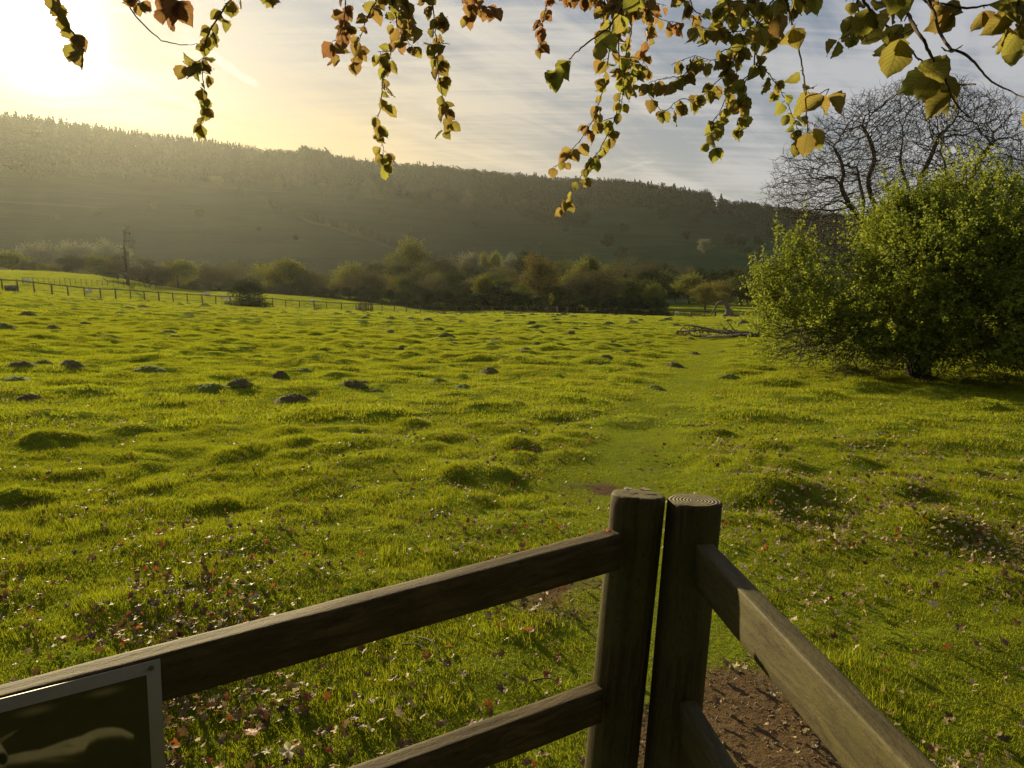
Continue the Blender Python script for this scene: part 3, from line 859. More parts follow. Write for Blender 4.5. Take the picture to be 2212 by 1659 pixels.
# ------------------------------------------------------------------ timber of the near fence
def wood_mat(name, c1, c2, axis='X', rough=0.62, spec=0.35, moss=None, rings=False):
    m, t, o = mat_new(name)
    g = t.new('ShaderNodeTexCoord').outputs['Object']
    sc = {'X': (3.2, 26, 26), 'Z': (26, 26, 1.2)}[axis]
    gr = t.noise(t.mapping(g, scale=sc), 2.4, 5, 0.7, 0.6)
    fine_ = t.noise(t.mapping(g, scale=tuple(v * 3 for v in sc)), 3.0, 4, 0.75)
    blot = t.noise(g, 6.0, 4, 0.6)
    col = t.mix(t.mapr(gr, .28, .72), c1, c2)
    col = t.mix(t.math('MULTIPLY', t.mapr(fine_, .52, .75), .45), col, tuple(v * 0.45 for v in c1))
    if moss: col = t.mix(t.math('MULTIPLY', t.mapr(blot, .42, .66), .7), col, moss)
    grit = t.noise(t.mapping(g, scale=(60, 160, 160) if axis == 'X' else (160, 160, 60)), 1.0, 4, .7)
    col = t.mix(t.math('MULTIPLY', t.mapr(grit, .50, .72), .5), col, tuple(v * 0.4 for v in c1))
    h = t.math('ADD', t.math('MULTIPLY', gr, .6), t.math('ADD', t.math('MULTIPLY', fine_, .5), t.math('MULTIPLY', grit, .5)))
    if rings:
        sp = t.new('ShaderNodeSeparateXYZ'); t.l.new(t.vmath('ADD', g, (0.006, -0.004, 0)), sp.inputs[0])
        rr = t.math('SQRT', t.math('ADD', t.math('POWER', sp.outputs[0], 2), t.math('POWER', sp.outputs[1], 2)))
        rr = t.math('ADD', rr, t.math('MULTIPLY', t.noise(g, 26, 4), 0.012))
        wv = t.math('SINE', t.math('MULTIPLY', rr, 2 * math.pi / 0.0082))
        wv = t.math('MULTIPLY_ADD', wv, 0.5, 0.5)
        gp_ = t.noise(g, 90, 4, 0.7)
        col = t.mix(t.math('MULTIPLY', t.mapr(wv, .50, .98), .55), t.mix(blot, (0.12, 0.10, 0.055), (0.20, 0.17, 0.10)), (0.03, 0.024, 0.012))
        h = t.math('ADD', t.math('MULTIPLY', wv, -0.9), t.math('MULTIPLY', gp_, .7))
    principled(t, o, col, rough, spec, h, 0.85, 0.0022 if not rings else 0.003)
    return m
M_rail = wood_mat('weathered_rail', (0.034, 0.023, 0.009), (0.125, 0.088, 0.040), 'X', 0.75, 0.2, (0.055, 0.038, 0.013))
M_rail2 = wood_mat('mossy_rail', (0.042, 0.033, 0.012), (0.110, 0.088, 0.034), 'X', 0.72, 0.25, (0.080, 0.070, 0.020))
M_post = wood_mat('post_side', (0.030, 0.021, 0.008), (0.085, 0.062, 0.024), 'Z', 0.75, 0.2, (0.075, 0.068, 0.016))
M_end = wood_mat('post_end', (0.1, 0.08, 0.05), (0.2, 0.17, 0.1), 'Z', 0.75, 0.2, None, True)
M_topl = wood_mat('post_end_mossy', (0.060, 0.050, 0.022), (0.150, 0.125, 0.070), 'Z', 0.85, 0.15, (0.10, 0.10, 0.035))
M_crack = bpy.data.materials.new('crack'); M_crack.use_nodes = True
M_crack.node_tree.nodes['Principled BSDF'].inputs['Base Color'].default_value = (0.012, 0.009, 0.005, 1)

def make_post(parent, top, foot, rad, seed, crack_at=None, tilt=(0, 0), chamfer=0.006, endm=None):
    """round post; its own axis is local Z with the origin at the top centre"""
    top, foot = Vector(top), Vector(foot)
    ax = (top - foot).normalized(); L = (top - foot).length
    K, rows = 180, 60
    rg = np.random.default_rng(seed)
    V_, F_, mi = [], [], []
    an = np.arange(K) * 2 * math.pi / K
    for i in range(rows + 1):
        s = i / rows
        zz = -L + (L - chamfer) * s
        rr = rad * (1 + 0.02 * np.sin(3 * an + seed + s * 1.3) + 0.012 * np.sin(7 * an + seed * 2 - s * 2) + 0.03 * (1 - s))
        if crack_at is not None:
            for ca, cw, cd in crack_at:
                da = (an - ca - 0.06 * math.sin(s * 5 + seed) + math.pi) % (2 * math.pi) - math.pi
                rr = rr - cd * np.exp(-(da / cw) ** 2)
        z_ = np.full(K, zz)
        if i == rows: z_ = z_ + tilt[0] * np.cos(an) * rad + tilt[1] * np.sin(an) * rad
        V_.append(np.stack([rr * np.cos(an), rr * np.sin(an), z_], 1))
    base_r = np.linalg.norm(V_[-1][:, :2], axis=1)
    for q, dz_ in ((0.955, 0.0), (0.90, 0.0), (0.6, 0), (0.3, 0), (0.03, 0)):
        x, y = base_r * q * np.cos(an), base_r * q * np.sin(an)
        V_.append(np.stack([x, y, dz_ + tilt[0] * x + tilt[1] * y + (0 if q < .95 else -0.001)], 1))
    for i in range(len(V_) - 1):
        for j in range(K):
            F_.append((i * K + j, i * K + (j + 1) % K, (i + 1) * K + (j + 1) % K, (i + 1) * K + j)); mi.append(1 if i >= rows + 1 else 0)
    V_ = np.concatenate(V_); b = len(V_) - K
    F3 = [tuple(range(b, b + K))]; mi.append(1)
    me = mk_mesh('post', V_, [np.array(F_), np.array(F3)], [M_post, endm or M_end], True, mat_idx=mi)
    o = obj('post', me, parent)
    q = ax.to_track_quat('Z', 'Y')
    o.rotation_mode = 'QUATERNION'; o.rotation_quaternion = q
    o.location = top
    return o
def make_rail(parent, A, B, hgt, thk, out, mat, seed, name='rail'):
    """A, B: ends of the upper edge nearest the viewer; out: horizontal direction away from the viewer"""
    A, B = Vector(A), Vector(B)
    X = (B - A).normalized(); Y = Vector(out).normalized(); Y = (Y - X * Y.dot(X)).normalized()
    Z = X.cross(Y).normalized()
    if Z.z < 0: Z = -Z
    L = (B - A).length
    n = 60; bv = 0.0035
    prof = []
    for (cy, cz, a0) in ((thk - bv, -bv, 0), (bv, -bv, 90), (bv, -hgt + bv, 180), (thk - bv, -hgt + bv, 270)):
        for a in (0, 45, 90): prof.append((cy + bv * math.cos(R(a0 + a)), cz + bv * math.sin(R(a0 + a))))
    # profile with extra points on the long faces
    P = []
    m = len(prof)
    for i in range(m):
        p, q = prof[i], prof[(i + 1) % m]; P.append(p)
        if math.dist(p, q) > 0.02:
            kk = 5
            for k in range(1, kk): P.append((p[0] + (q[0] - p[0]) * k / kk, p[1] + (q[1] - p[1]) * k / kk))
    P = np.array(P); K = len(P)
    V_, F_ = [], []
    xs = np.linspace(0, L, n)
    for i, x in enumerate(xs):
        wob = (fbm(np.full(K, x * 7 + seed), P[:, 0] * 60 + P[:, 1] * 25, seed, 3) - 0.5) * 0.0035
        c = np.array([thk / 2, -hgt / 2]); d = P - c; dn = d / (np.linalg.norm(d, axis=1, keepdims=True) + 1e-9)
        warp = 0.0035 * math.sin(x * 2.1 + seed)
        pp = P + dn * wob[:, None]
        V_.append(np.stack([np.full(K, x) + (0.002 * np.sin(P[:, 1] * 90) if i in (0, n - 1) else 0), pp[:, 0] + warp, pp[:, 1]], 1))
    for i in range(n - 1):
        for j in range(K): F_.append((i * K + j, (i + 1) * K + j, (i + 1) * K + (j + 1) % K, i * K + (j + 1) % K))
    caps = np.array([list(range(K)), [(n - 1) * K + j for j in reversed(range(K))]])
    me = mk_mesh(name, np.concatenate(V_), [np.array(F_), caps], mat, False)
    me.polygons.foreach_set('use_smooth', np.array([True] * len(F_) + [False, False]))
    o = obj(name, me, parent)
    Mx = Matrix((X, Y, Z)).transposed().to_4x4(); Mx.translation = A
    # keep the frame right handed
    if Mx.to_3x3().determinant() < 0:
        me.transform(Matrix.Diagonal((1, -1, 1, 1))); me.flip_normals()
        Mx = Matrix((X, -Y, Z)).transposed().to_4x4(); Mx.translation = A
    o.matrix_local = Mx
    return o
def down_to_ground(p, q):
    """carry the line p->q on until it is 0.25 m under the ground"""
    d = (q - p).normalized(); t = (q - p).length
    while (p + d * t).z > gz((p + d * t).x, (p + d * t).y) - 0.25: t += 0.02
    return p + d * t

fl = empty('wooden_fence', (0, 0, 0), 'left wooden fence of round post and two rails, carrying the picture sign', 'fence')
fr = empty('wooden_fence', (0, 0, 0), 'right wooden fence running from the ringed round post to the lower right corner', 'fence')
pl_top, pl_low = at_y(1380, 1066, 1.645), at_y(1320, 1655, 1.63)
pr_top, pr_low = at_y(1500, 1079, 1.625), at_y(1447, 1655, 1.60)
make_post(fl, pl_top, down_to_ground(pl_top, pl_low), 0.0645, 3, [(R(-62), .022, .014), (R(-100), .012, .004), (R(-128), .015, .005), (R(150), .10, .006), (R(196), .03, .010)], tilt=(-0.10, 0.02), chamfer=0.007, endm=M_topl)
make_post(fr, pr_top, down_to_ground(pr_top, pr_low), 0.0635, 8, [(R(-100), .014, .007), (R(-75), .010, .004), (R(-20), .02, .006)], tilt=(-0.05, -0.03), chamfer=0.005)
lA, lB = at_y(1339, 1153, 1.555), at_y(0, 1505, 1.00)
ldir = (lB - lA).normalized()
lout = Vector((ldir.y, -ldir.x, 0));  lout = lout if lout.y > 0 else -lout
lEnd = lA + ldir * 1.75
make_rail(fl, lEnd, lA, 0.088, 0.042, lout, M_rail, 2)
l2A, l2B = at_y(1303, 1490, 1.555), at_y(830, 1659, 1.285)
l2d = (l2B - l2A).normalized()
make_rail(fl, l2A + l2d * 1.75, l2A, 0.088, 0.042, lout, M_rail, 9)
e_ = lA + ldir * 1.68 + lout * 0.105
make_post(fl, Vector((e_.x, e_.y, e_.z + 0.10)), Vector((e_.x, e_.y, gz(e_.x, e_.y) - 0.25)), 0.06, 5)
rA, rB = at_y(1507, 1176, 1.525), at_y(1918, 1608, 0.855)
rdir = (rB - rA).normalized()
rout = Vector((-rdir.y, rdir.x, 0)); rout = rout if rout.x > 0 else -rout
make_rail(fr, rA, rA + rdir * 2.0, 0.104, 0.040, rout, M_rail2, 4)
r2A = at_y(1469, 1516, 1.515)
r2d = Vector((rdir.x, rdir.y, 0)).normalized()
make_rail(fr, r2A, r2A + r2d * 2.0, 0.100, 0.040, rout, M_rail2, 6)
e_ = rA + rdir * 1.93 + rout * 0.105
make_post(fr, Vector((e_.x, e_.y, e_.z + 0.10)), Vector((e_.x, e_.y, gz(e_.x, e_.y) - 0.25)), 0.06, 6)

# ---- the picture sign fixed to the left rail
def sign():
    n_ = -lout
    off = lA + n_ * 0.004
    def hit(u, v, d=0.0):
        dr = ray(u, v); o_ = off + n_ * d
        return EYE + dr * ((o_ - EYE).dot(n_) / dr.dot(n_))
    TR = hit(346, 1422); TL0 = hit(0, 1509)
    X = (TR - TL0).normalized(); Zd = Vector((0, 0, -1)); Zd = (Zd - n_ * Zd.dot(n_)).normalized()
    BRr = hit(358, 1659); Zd = (BRr - TR).normalized()
    W_, H_ = 0.42, 0.33
    TL = TR - X * W_
    th = 0.003
    root = empty('picture_sign', TR, 'dark picture sign with a plain pale border, screwed to the left fence rail', 'sign')
    inv = Matrix.Translation(-TR)
    m, t, o = mat_new('sign_border')
    principled(t, o, t.mix(t.noise(None, 60, 3), (0.24, 0.215, 0.145), (0.30, 0.27, 0.19)), 0.5, 0.4)
    c = [TL, TR, TR + Zd * H_, TL + Zd * H_]
    V_ = [p + n_ * 0.0 - TR for p in c] + [p + n_ * th - TR for p in c]
    F_ = np.array([(3, 2, 1, 0), (4, 5, 6, 7), (0, 1, 5, 4), (1, 2, 6, 5), (2, 3, 7, 6), (3, 0, 4, 7)])
    obj('board', mk_mesh('board', V_, [F_], m), root)
    # printed picture: an animal's pale back and tail against a dark ground
    bw = 0.0215
    nu, nv = 230, 180
    su, sv = np.meshgrid(np.linspace(bw, W_ - bw, nu), np.linspace(bw, H_ - bw, nv))
    P = np.array(TR)[None] - np.array(X)[None] * su.ravel()[:, None] + np.array(Zd)[None] * sv.ravel()[:, None] + np.array(n_)[None] * (th + 0.0012)
    d = P - np.array(EYE)
    dep = d[:, 1] * CP - d[:, 2] * SP
    uu = CU + FPX * d[:, 0] / dep; vv = CV - FPX * (d[:, 1] * SP + d[:, 2] * CP) / dep
    cx, cy = uu * 1.1573 * 4.916, (vv * 1.1573 - 1600) * 4.916      # measured on an enlarged view of the sign
    n0 = fbm(su.ravel() * 40, sv.ravel() * 40, 5, 4)
    col = np.array([[0.050, 0.038, 0.016]]) * (0.75 + 0.5 * n0[:, None])
    def blend(mask, c_): return col * (1 - mask[:, None]) + np.array([c_]) * mask[:, None]
    for (bx, by, rx, ry, sl, am) in [(1290, 640, 190, 42, -.22, .42), (430, 870, 210, 48, -.22, .40)]:
        q = ((cx - bx) / rx) ** 2 + ((cy - by - (cx - bx) * sl) / ry) ** 2
        col = blend(np.clip(np.exp(-q ** 1.3), 0, 1) * am, (0.42, 0.34, 0.20))
    upx = [-200, 0, 100, 300, 500, 650, 800, 1000, 1100, 1200, 1300, 1400, 1500, 1580, 1640, 1660]
    upy = [1300, 1260, 1420, 1375, 1345, 1290, 1235, 1180, 1130, 1092, 1078, 1075, 1090, 1130, 1165, 1190]
    lox = [-200, 100, 300, 600, 900, 1040, 1100, 1200, 1350, 1500, 1570, 1600, 1640]
    loy = [1700, 1520, 1500, 1440, 1395, 1350, 1260, 1205, 1180, 1170, 1195, 1190, 1195]
    top_, bot_ = np.interp(cx, upx, upy), np.interp(cx, lox, loy)
    body = 1 / (1 + np.exp(-np.clip((cy - top_) / 5, -30, 30))) * 1 / (1 + np.exp(-np.clip((bot_ - cy) / 14, -30, 30))) * (cx < 1645)
    shade = 0.6 + 0.4 * np.clip(n0 * 1.2, 0, 1)
    col = blend(body * shade, (0.62, 0.50, 0.30))
    q = ((cx - 660) / 200) ** 2 + ((cy - 1480) / 30) ** 2
    col = blend(np.exp(-q) * 0.3, (0.45, 0.36, 0.2))
    q = ((cx - 840) / 70) ** 2 + ((cy - 1300) / 22) ** 2; col = blend(np.exp(-q) * .5, (0.16, 0.12, 0.05))
    ear = np.abs((cy - 1215) + (cx - 40) * 0.62) < (14 + 20 * np.clip((200 - cx) / 200, 0, 1)) * np.clip((230 - cx) / 60, 0, 1)
    col = blend(ear * 0.45 * (cx > -50), (0.40, 0.32, 0.18))
    q = ((cx - 30) / 75) ** 2 + ((cy - 1460) / 90) ** 2; col = blend(np.clip(1.6 - q * 1.4, 0, 1), (0.02, 0.014, 0.008))
    idx = np.arange(nu * nv).reshape(nv, nu)
    F_ = np.stack([idx[:-1, :-1].ravel(), idx[:-1, 1:].ravel(), idx[1:, 1:].ravel(), idx[1:, :-1].ravel()], 1)
    m2, t, o = mat_new('printed_picture')
    principled(t, o, t.attr('print', 'Color'), 0.35, 0.4)
    me = mk_mesh('picture', P - np.array(TR), [F_], m2, False, {'print': ('POINT', col)})
    obj('picture', me, root)
    s = hit(327, 1443, th)
    J = Join()
    ang = np.arange(16) * 2 * math.pi / 16
    up_ = X.cross(n_)
    ring0 = np.array([list(s - TR + (X * math.cos(a) + up_ * math.sin(a)) * 0.0045) for a in ang])
    ring1 = np.array([list(s - TR + n_ * 0.002 + (X * math.cos(a) + up_ * math.sin(a)) * 0.0035) for a in ang])
    V_ = np.vstack([ring0, ring1, [list(s - TR + n_ * 0.0026)]])
    F_ = [(i, (i + 1) % 16, 16 + (i + 1) % 16, 16 + i) for i in range(16)]
    J.add(V_, F_, [(16 + i, 16 + (i + 1) % 16, 32) for i in range(16)])
    m3, t, o = mat_new('screw_steel'); pp = principled(t, o, (0.12, 0.10, 0.07), 0.45, 0.5); pp.inputs['Metallic'].default_value = 0.7
    obj('screw', J.mesh('screw', m3, True), root)
sign()
# small leaf scraps and droppings lying on the post top
def scrap(loc, s, col, name, label, cat):
    rg = np.random.default_rng(int(s * 1e5))
    k = 10; an = np.arange(k) * 6.283 / k
    rr = s * (0.7 + 0.5 * rg.random(k))
    V_ = np.stack([rr * np.cos(an), rr * .6 * np.sin(an), 0.002 + 0.005 * rg.random(k)], 1)
    V_ = np.vstack([V_, [[0, 0, 0.006]], V_ - [0, 0, .0018], [[0, 0, 0.004]]])
    F_ = [(i, (i + 1) % k, k) for i in range(k)] + [(k + 1 + (i + 1) % k, k + 1 + i, 2 * k + 1) for i in range(k)]
    m, t, o = mat_new(name + '_m'); principled(t, o, col, 0.8, 0.2)
    o_ = obj(name, mk_mesh(name, V_, [np.array(F_)], m), None, loc, (0.05, 0.1, rg.uniform(0, 3)))
    tag(o_, label, cat)
scrap(pl_top + Vector((0.018, 0.018, 0.001)), 0.017, (0.34, 0.25, 0.16), 'dry_leaf', 'small curled dry leaf lying on top of the left round post', 'leaf')
scrap(pl_top + Vector((-0.026, 0.014, 0.004)), 0.012, (0.55, 0.52, 0.45), 'bird_dropping', 'whitish bird dropping on top of the left round post', 'dropping')
scrap(lA + lout * 0.02 + ldir * 0.018 + Vector((0, 0, 0.003)), 0.011, (0.35, 0.08, 0.02), 'leaf_scrap', 'reddish leaf scrap lying on the end of the upper left rail', 'leaf')

# ------------------------------------------------------------------ far fences
M_far = bark_mat('far_timber', (0.045, 0.036, 0.022), (0.10, 0.082, 0.052), 3)
def box(J, c, sx, sy, sz, ax=Vector((1, 0, 0))):
    ax = Vector(ax).normalized(); ay = Vector((-ax.y, ax.x, 0)).normalized(); az = ax.cross(ay)
    V_ = [Vector(c) + ax * (i * sx / 2) + ay * (j * sy / 2) + az * (k * sz / 2) for i in (-1, 1) for j in (-1, 1) for k in (-1, 1)]
    J.add([list(v) for v in V_], [(0, 1, 3, 2), (4, 6, 7, 5), (0, 4, 5, 1), (2, 3, 7, 6), (0, 2, 6, 4), (1, 5, 7, 3)])
def fence_line(cols, rs_, hgt, name, label, rails=((1.0, .09),), post=0.10, mat=M_far, jitter=0.0):
    pts = [g_at(u, r) for u, r in zip(cols, rs_)]
    root = empty(name, pts[0], label, 'fence')
    J = Join(); box(J, (0, 0, hgt / 2 - .1), post, post, hgt + .2); pm_ = J.mesh('post', mat)
    rj = Join()
    for i, p in enumerate(pts):
        o = obj('post', pm_, root, p - pts[0]); o.rotation_euler = (rs.uniform(-.04, .04), rs.uniform(-.04, .04), rs.uniform(0, 1))
        if i:
            q = pts[i - 1]
            for (f, th) in rails:
                a = Vector((q.x, q.y, q.z + hgt * f - th)) - pts[0]; b = Vector((p.x, p.y, p.z + hgt * f - th)) - pts[0]
                mid = (a + b) / 2 + Vector((0, -post / 2 - 0.015, 0)); box(rj, mid, (b - a).length * 1.0, 0.035, th, (b - a))
    obj('rails', rj.mesh('rails', mat), root)
cols, rr_ = [], []
u = -110
while u < 1740:
    cols.append(u); rr_.append(float(np.interp(u, [q[0] for q in fence_pts], [q[2] for q in fence_pts])) - 0.5)
    u += float(np.interp(u, [0, 250, 900, 1300, 1700], [36, 33, 28, 20, 26])) + rs.uniform(-3, 3)
k = len([c for c in cols if c < 900]); k2 = len([c for c in cols if c < 1712])
fence_line(cols[:k], rr_[:k], 1.30, 'rail_fence', 'long dark rail fence crossing the field from the left edge', ((1.0, .12), (0.35, .03)), 0.13)
fence_line(cols[k - 1:k2], rr_[k - 1:k2], 1.30, 'rail_fence', 'dark rail fence at the foot of the wood, middle and right', ((1.0, .10), (0.45, .03)), 0.11)
# thin second fence in the left pasture
c2 = [45 + i * 11.5 for i in range(26)]
fence_line(c2, [118 + (i * 0.75) for i in range(26)], 1.0, 'wire_fence', 'thin short post fence with wire in the sheep pasture behind the rail fence, left', ((0.95, .02), (0.5, .02)), 0.07)
c2 = [1610 + i * 40 for i in range(5)]
fence_line(c2, [152 + i for i in range(5)], 1.2, 'wire_fence', 'sparse post fence right of the dead stump', ((0.95, .02), (0.5, .02)), 0.10)
# field gate on the right
def field_gate():
    a, b = g_at(1497, 148), g_at(1550, 149)
    root = empty('field_gate', a, 'low wooden field gate in the far fence beneath the tawny round tree', 'gate')
    for p in (a, b):
        J = Join(); box(J, (0, 0, .6), .22, .22, 1.5); obj('gate_post', J.mesh('gate_post', M_far), root, p - a)
    J = Join(); d = b - a
    for z in (.3, .5, .75, 1.0, 1.15): box(J, d / 2 + Vector((0, 0, z)), d.length * .97, .05, .09, d)
    obj('gate_bars', J.mesh('gate_bars', M_far), root)
    J = Join()
    V_, F_ = seg_tubes([[0.1, -.05, .3]], [[d.x - .1, d.y - .05, 1.1]], [.045], [.045], 6); J.add(V_, F_)
    obj('brace', J.mesh('brace', M_far), root)
field_gate()
# troughs
def trough(u, r, L, W_, H_, label, col):
    g = g_at(u, r); m, t, o = mat_new('trough'); principled(t, o, col, .7, .3)
    J = Join()
    e = 0.06
    box(J, (0, 0, .08), L, W_, .06)
    for s in (-1, 1):
        box(J, (0, s * (W_ / 2 - e / 2), H_ / 2 + .11), L, e, H_); box(J, (s * (L / 2 - e / 2), 0, H_ / 2 + .11), e, W_ - 2 * e - .01, H_)
    root = empty('water_trough', g, label, 'trough')
    obj('basin', J.mesh('basin', m), root)
    J = Join()
    for s in (-1, 1): box(J, (s * L * .36, 0, .0), .12, W_ * .9, .10)
    obj('foot', J.mesh('foot', m), root)
trough(18, 92, 0.95, .6, .55, 'dark feed trough with a pale rim at the left end of the rail fence', (.10, .09, .06))
trough(1594, 147, 1.5, .6, .5, 'small green trough left of the dead stump', (.06, .08, .04))
# tree guards
def tree_guard(u, r, w_, h_, label, sap, slab):
    g = g_at(u, r)
    root = empty('tree_guard', g, label, 'tree guard')
    J = Join(); box(J, (0, 0, h_ / 2 - .1), .10, .10, h_ + .2); cm = J.mesh('corner_post', M_far)
    J = Join(); box(J, (0, 0, h_ / 2), .07, .025, h_ * .95); sm = J.mesh('slat', M_far)
    for sx in (-1, 1):
        for sy in (-1, 1): obj('corner_post', cm, root, (sx * w_ / 2, sy * w_ / 2, 0))
    for k_ in range(4):
        a = k_ * math.pi / 2
        for i in range(1, 6):
            s = -w_ / 2 + w_ * i / 6
            x, y = s, -w_ / 2 - .02
            obj('slat', sm, root, (x * math.cos(a) - y * math.sin(a), x * math.sin(a) + y * math.cos(a), 0), (0, 0, a))
    J = Join()
    for z in (.3, h_ * .85):
        for a in range(4):
            aa = a * math.pi / 2; c = Vector((math.sin(aa) * w_ / 2, -math.cos(aa) * w_ / 2, z)); box(J, c, w_, .04, .08, (math.cos(aa), math.sin(aa), 0))
    obj('rails', J.mesh('rails', M_far), root)
    r2 = empty('sapling', g, slab, 'sapling')
    rg = np.random.default_rng(int(u))
    n = 60; nodes = [np.array([0, 0, -.1 + i * .25]) for i in range(8)]
    A_ = np.array([0, 0, sap * .72]) + rand_dirs(n, rg) * np.array([.45, .45, sap * .3])
    N_, PA_ = colonize(A_, nodes, [-1] + list(range(7)), .18, 3, .2, 14, .2, 3)
    rad_, _ = radii_of(N_, PA_, .012)
    obj('stem', skeleton_mesh('stem', N_, PA_, rad_, M_bark_far), r2)
    C = N_[rg.integers(8, len(N_), 260)] + rg.normal(0, .12, (260, 3))
    V_, F_, t_ = leaf_quads(C, rand_dirs(260, rg), .12, rg.random(260), rg); J = Join(); J.add(V_, F_, tint=t_)
    obj('foliage', J.mesh('foliage', TREE_MATS['pale']), r2)
tree_guard(787, 107, 1.7, 1.35, 'slatted wooden tree guard in the middle left of the field before the hedge', 1.5, 'tiny reddish sapling just showing above the middle left tree guard')
tree_guard(1192, 122, 1.8, 1.35, 'slatted wooden tree guard with a leafy sapling in front of the big brown oak', 3.6, 'leafy young sapling growing out of the right-hand tree guard')

# ------------------------------------------------------------------ sheep
def make_sheep():
    bm_ = Join()
    def ell(c, r_, n=14, m_=9, noise=.06, seed=0):
        rg = np.random.default_rng(seed); V_ = []
        for i in range(m_ + 1):
            ph = math.pi * i / m_
            for j in range(n):
                a = 6.283 * j / n; q = 1 + rg.uniform(-noise, noise)
                V_.append((c[0] + r_[0] * math.cos(ph) * q, c[1] + r_[1] * math.sin(ph) * math.cos(a) * q, c[2] + r_[2] * math.sin(ph) * math.sin(a) * q))
        F_ = [(i * n + j, i * n + (j + 1) % n, (i + 1) * n + (j + 1) % n, (i + 1) * n + j) for i in range(m_) for j in range(n)]
        return np.array(V_), np.array(F_)
    me = bpy.data.meshes.new('body_skin')
    o = bpy.data.objects.new('body', me)
    vs = [(-.42, 0, .62), (-.1, 0, .60), (.25, 0, .62), (.45, 0, .66), (.66, 0, .45), (.80, 0, .22), (-.52, 0, .45)]
    es = [(0, 1), (1, 2), (2, 3), (3, 4), (4, 5), (0, 6)]
    rad = [.19, .25, .24, .15, .085, .045, .05]
    for sx, k0 in ((-.36, 0), (.30, 2)):
        for sy in (-1, 1):
            b = len(vs); vs += [(sx, sy * .13, .40), (sx + (.05 if sx < 0 else -.01), sy * .13, .22), (sx, sy * .13, .02)]
            es += [(k0, b), (b, b + 1), (b + 1, b + 2)]; rad += [.09, .05, .04]
    me.from_pydata(vs, es, [])
    COL.objects.link(o)
    sk = o.modifiers.new('skin', 'SKIN')
    for i, r_ in enumerate(rad): me.skin_vertices[0].data[i].radius = (r_, r_)
    me.skin_vertices[0].data[1].use_root = True
    o.modifiers.new('sub', 'SUBSURF').levels = 1
    dg = bpy.context.evaluated_depsgraph_get()
    m2 = bpy.data.meshes.new_from_object(o.evaluated_get(dg)); m2.name = 'sheep_body'
    bpy.data.objects.remove(o)
    m, t, ou = mat_new('fleece'); principled(t, ou, t.mix(t.noise(None, 12, 4), (0.45, 0.40, 0.28), (0.68, 0.62, 0.48)), .95, .1)
    m2.materials.clear(); m2.materials.append(m)
    m2.polygons.foreach_set('use_smooth', np.ones(len(m2.polygons), bool))
    J = Join()
    for s in (-1, 1):
        J.add([(.64, s * .05, .50), (.66, s * .17, .50), (.60, s * .08, .45), (.63, s * .06, .47)], [(0, 1, 2), (0, 3, 1), (1, 3, 2), (0, 2, 3)])
    return m2, J.mesh('ears', m)
sb, se = make_sheep()
for i, (u, r, a, lab) in enumerate([(54, 118, .2, 'white sheep lying out alone in the left pasture near the picture edge'), (186, 104, 2.6, 'sheep behind the left rail fence, above the third post'),
     (478, 118, .1, 'left one of the two sheep grazing together beyond the rail fence'), (493, 119, 2.9, 'right one of the two sheep grazing together beyond the rail fence'),
     (442, 125, 1.2, 'small sheep left of the grazing pair beyond the rail fence'), (672, 121, .4, 'sheep between the lone dark bush and the hedge'), (768, 116, 1.5, 'pale sheep just left of the middle tree guard'),
     (1466, 152, .3, 'white sheep behind the far fence below the yellow domed tree'), (1421, 215, 3.0, 'sheep on the right pasture left of the tawny trees'), (1556, 222, .5, 'sheep high on the right pasture between the tawny trees'),
     (1375, 160, .2, 'white sheep behind the fence right of the brown oak')]):
    g = g_at(u, r)
    root = empty('sheep', g, lab, 'sheep', 'sheep in the pastures beyond the fence', rz=a, scale=(.9, .9, .9))
    obj('body', sb, root); obj('ears', se, root)

# ------------------------------------------------------------------ molehills
def molehill_mesh(seed, soil):
    rg = np.random.default_rng(seed); n, m_ = 40, 16
    an = np.arange(n) * 6.283 / n
    out_ = 1 + 0.14 * np.sin(2 * an + rg.uniform(0, 6)) + 0.08 * np.sin(3 * an + rg.uniform(0, 6)) + 0.05 * np.sin(5 * an + rg.uniform(0, 6))
    V_ = [(0, 0, 0.97)]
    ox, oy = rg.uniform(-.15, .15, 2)
    for i in range(1, m_ + 1):
        q = i / m_
        for j in range(n):
            x, y = math.cos(an[j]) * q * out_[j], math.sin(an[j]) * q * out_[j]
            z = (1 - q ** 2.2) ** 1.1 if q < 1 else 0.0
            lump = (fbm(np.array([x * 7.0 + seed]), np.array([y * 7.0]), seed, 3)[0] - .5) * .46 * (1 - q ** 3)
            V_.append((x + ox * (1 - q), y + oy * (1 - q), z + lump - .10 * q))
    F3 = [(0, 1 + j, 1 + (j + 1) % n) for j in range(n)]
    F4 = [(1 + i * n + j, 1 + (i + 1) * n + j, 1 + (i + 1) * n + (j + 1) % n, 1 + i * n + (j + 1) % n) for i in range(m_ - 1) for j in range(n)]
    V_ = np.array(V_)
    return mk_mesh('molehill', V_, [np.array(F3), np.array(F4)], soil, True)
def soil_mat(name, a, b, g_amt):
    m, t, o = mat_new(name)
    pos_ = t.new('ShaderNodeNewGeometry').outputs['Position']
    n = t.noise(pos_, 26, 5, .7); n2_ = t.noise(pos_, 7, 3, .6)
    c = t.mix(n, a, b); c = t.mix(t.mapr(n2_, 0.62 - g_amt, 0.72 - g_amt), c, (0.09, 0.115, 0.014))
    principled(t, o, c, .95, .1, n, .9, .04)
    return m
M_soil = soil_mat('molehill_soil', (0.042, 0.031, 0.014), (0.130, 0.095, 0.045), 0.14)
M_soil2 = soil_mat('grown_molehill', (0.050, 0.060, 0.010), (0.11, 0.13, 0.020), 0.30)
MH = [molehill_mesh(40 + i, M_soil) for i in range(5)] + [molehill_mesh(60 + i, M_soil2) for i in range(3)]
mh_xy = []
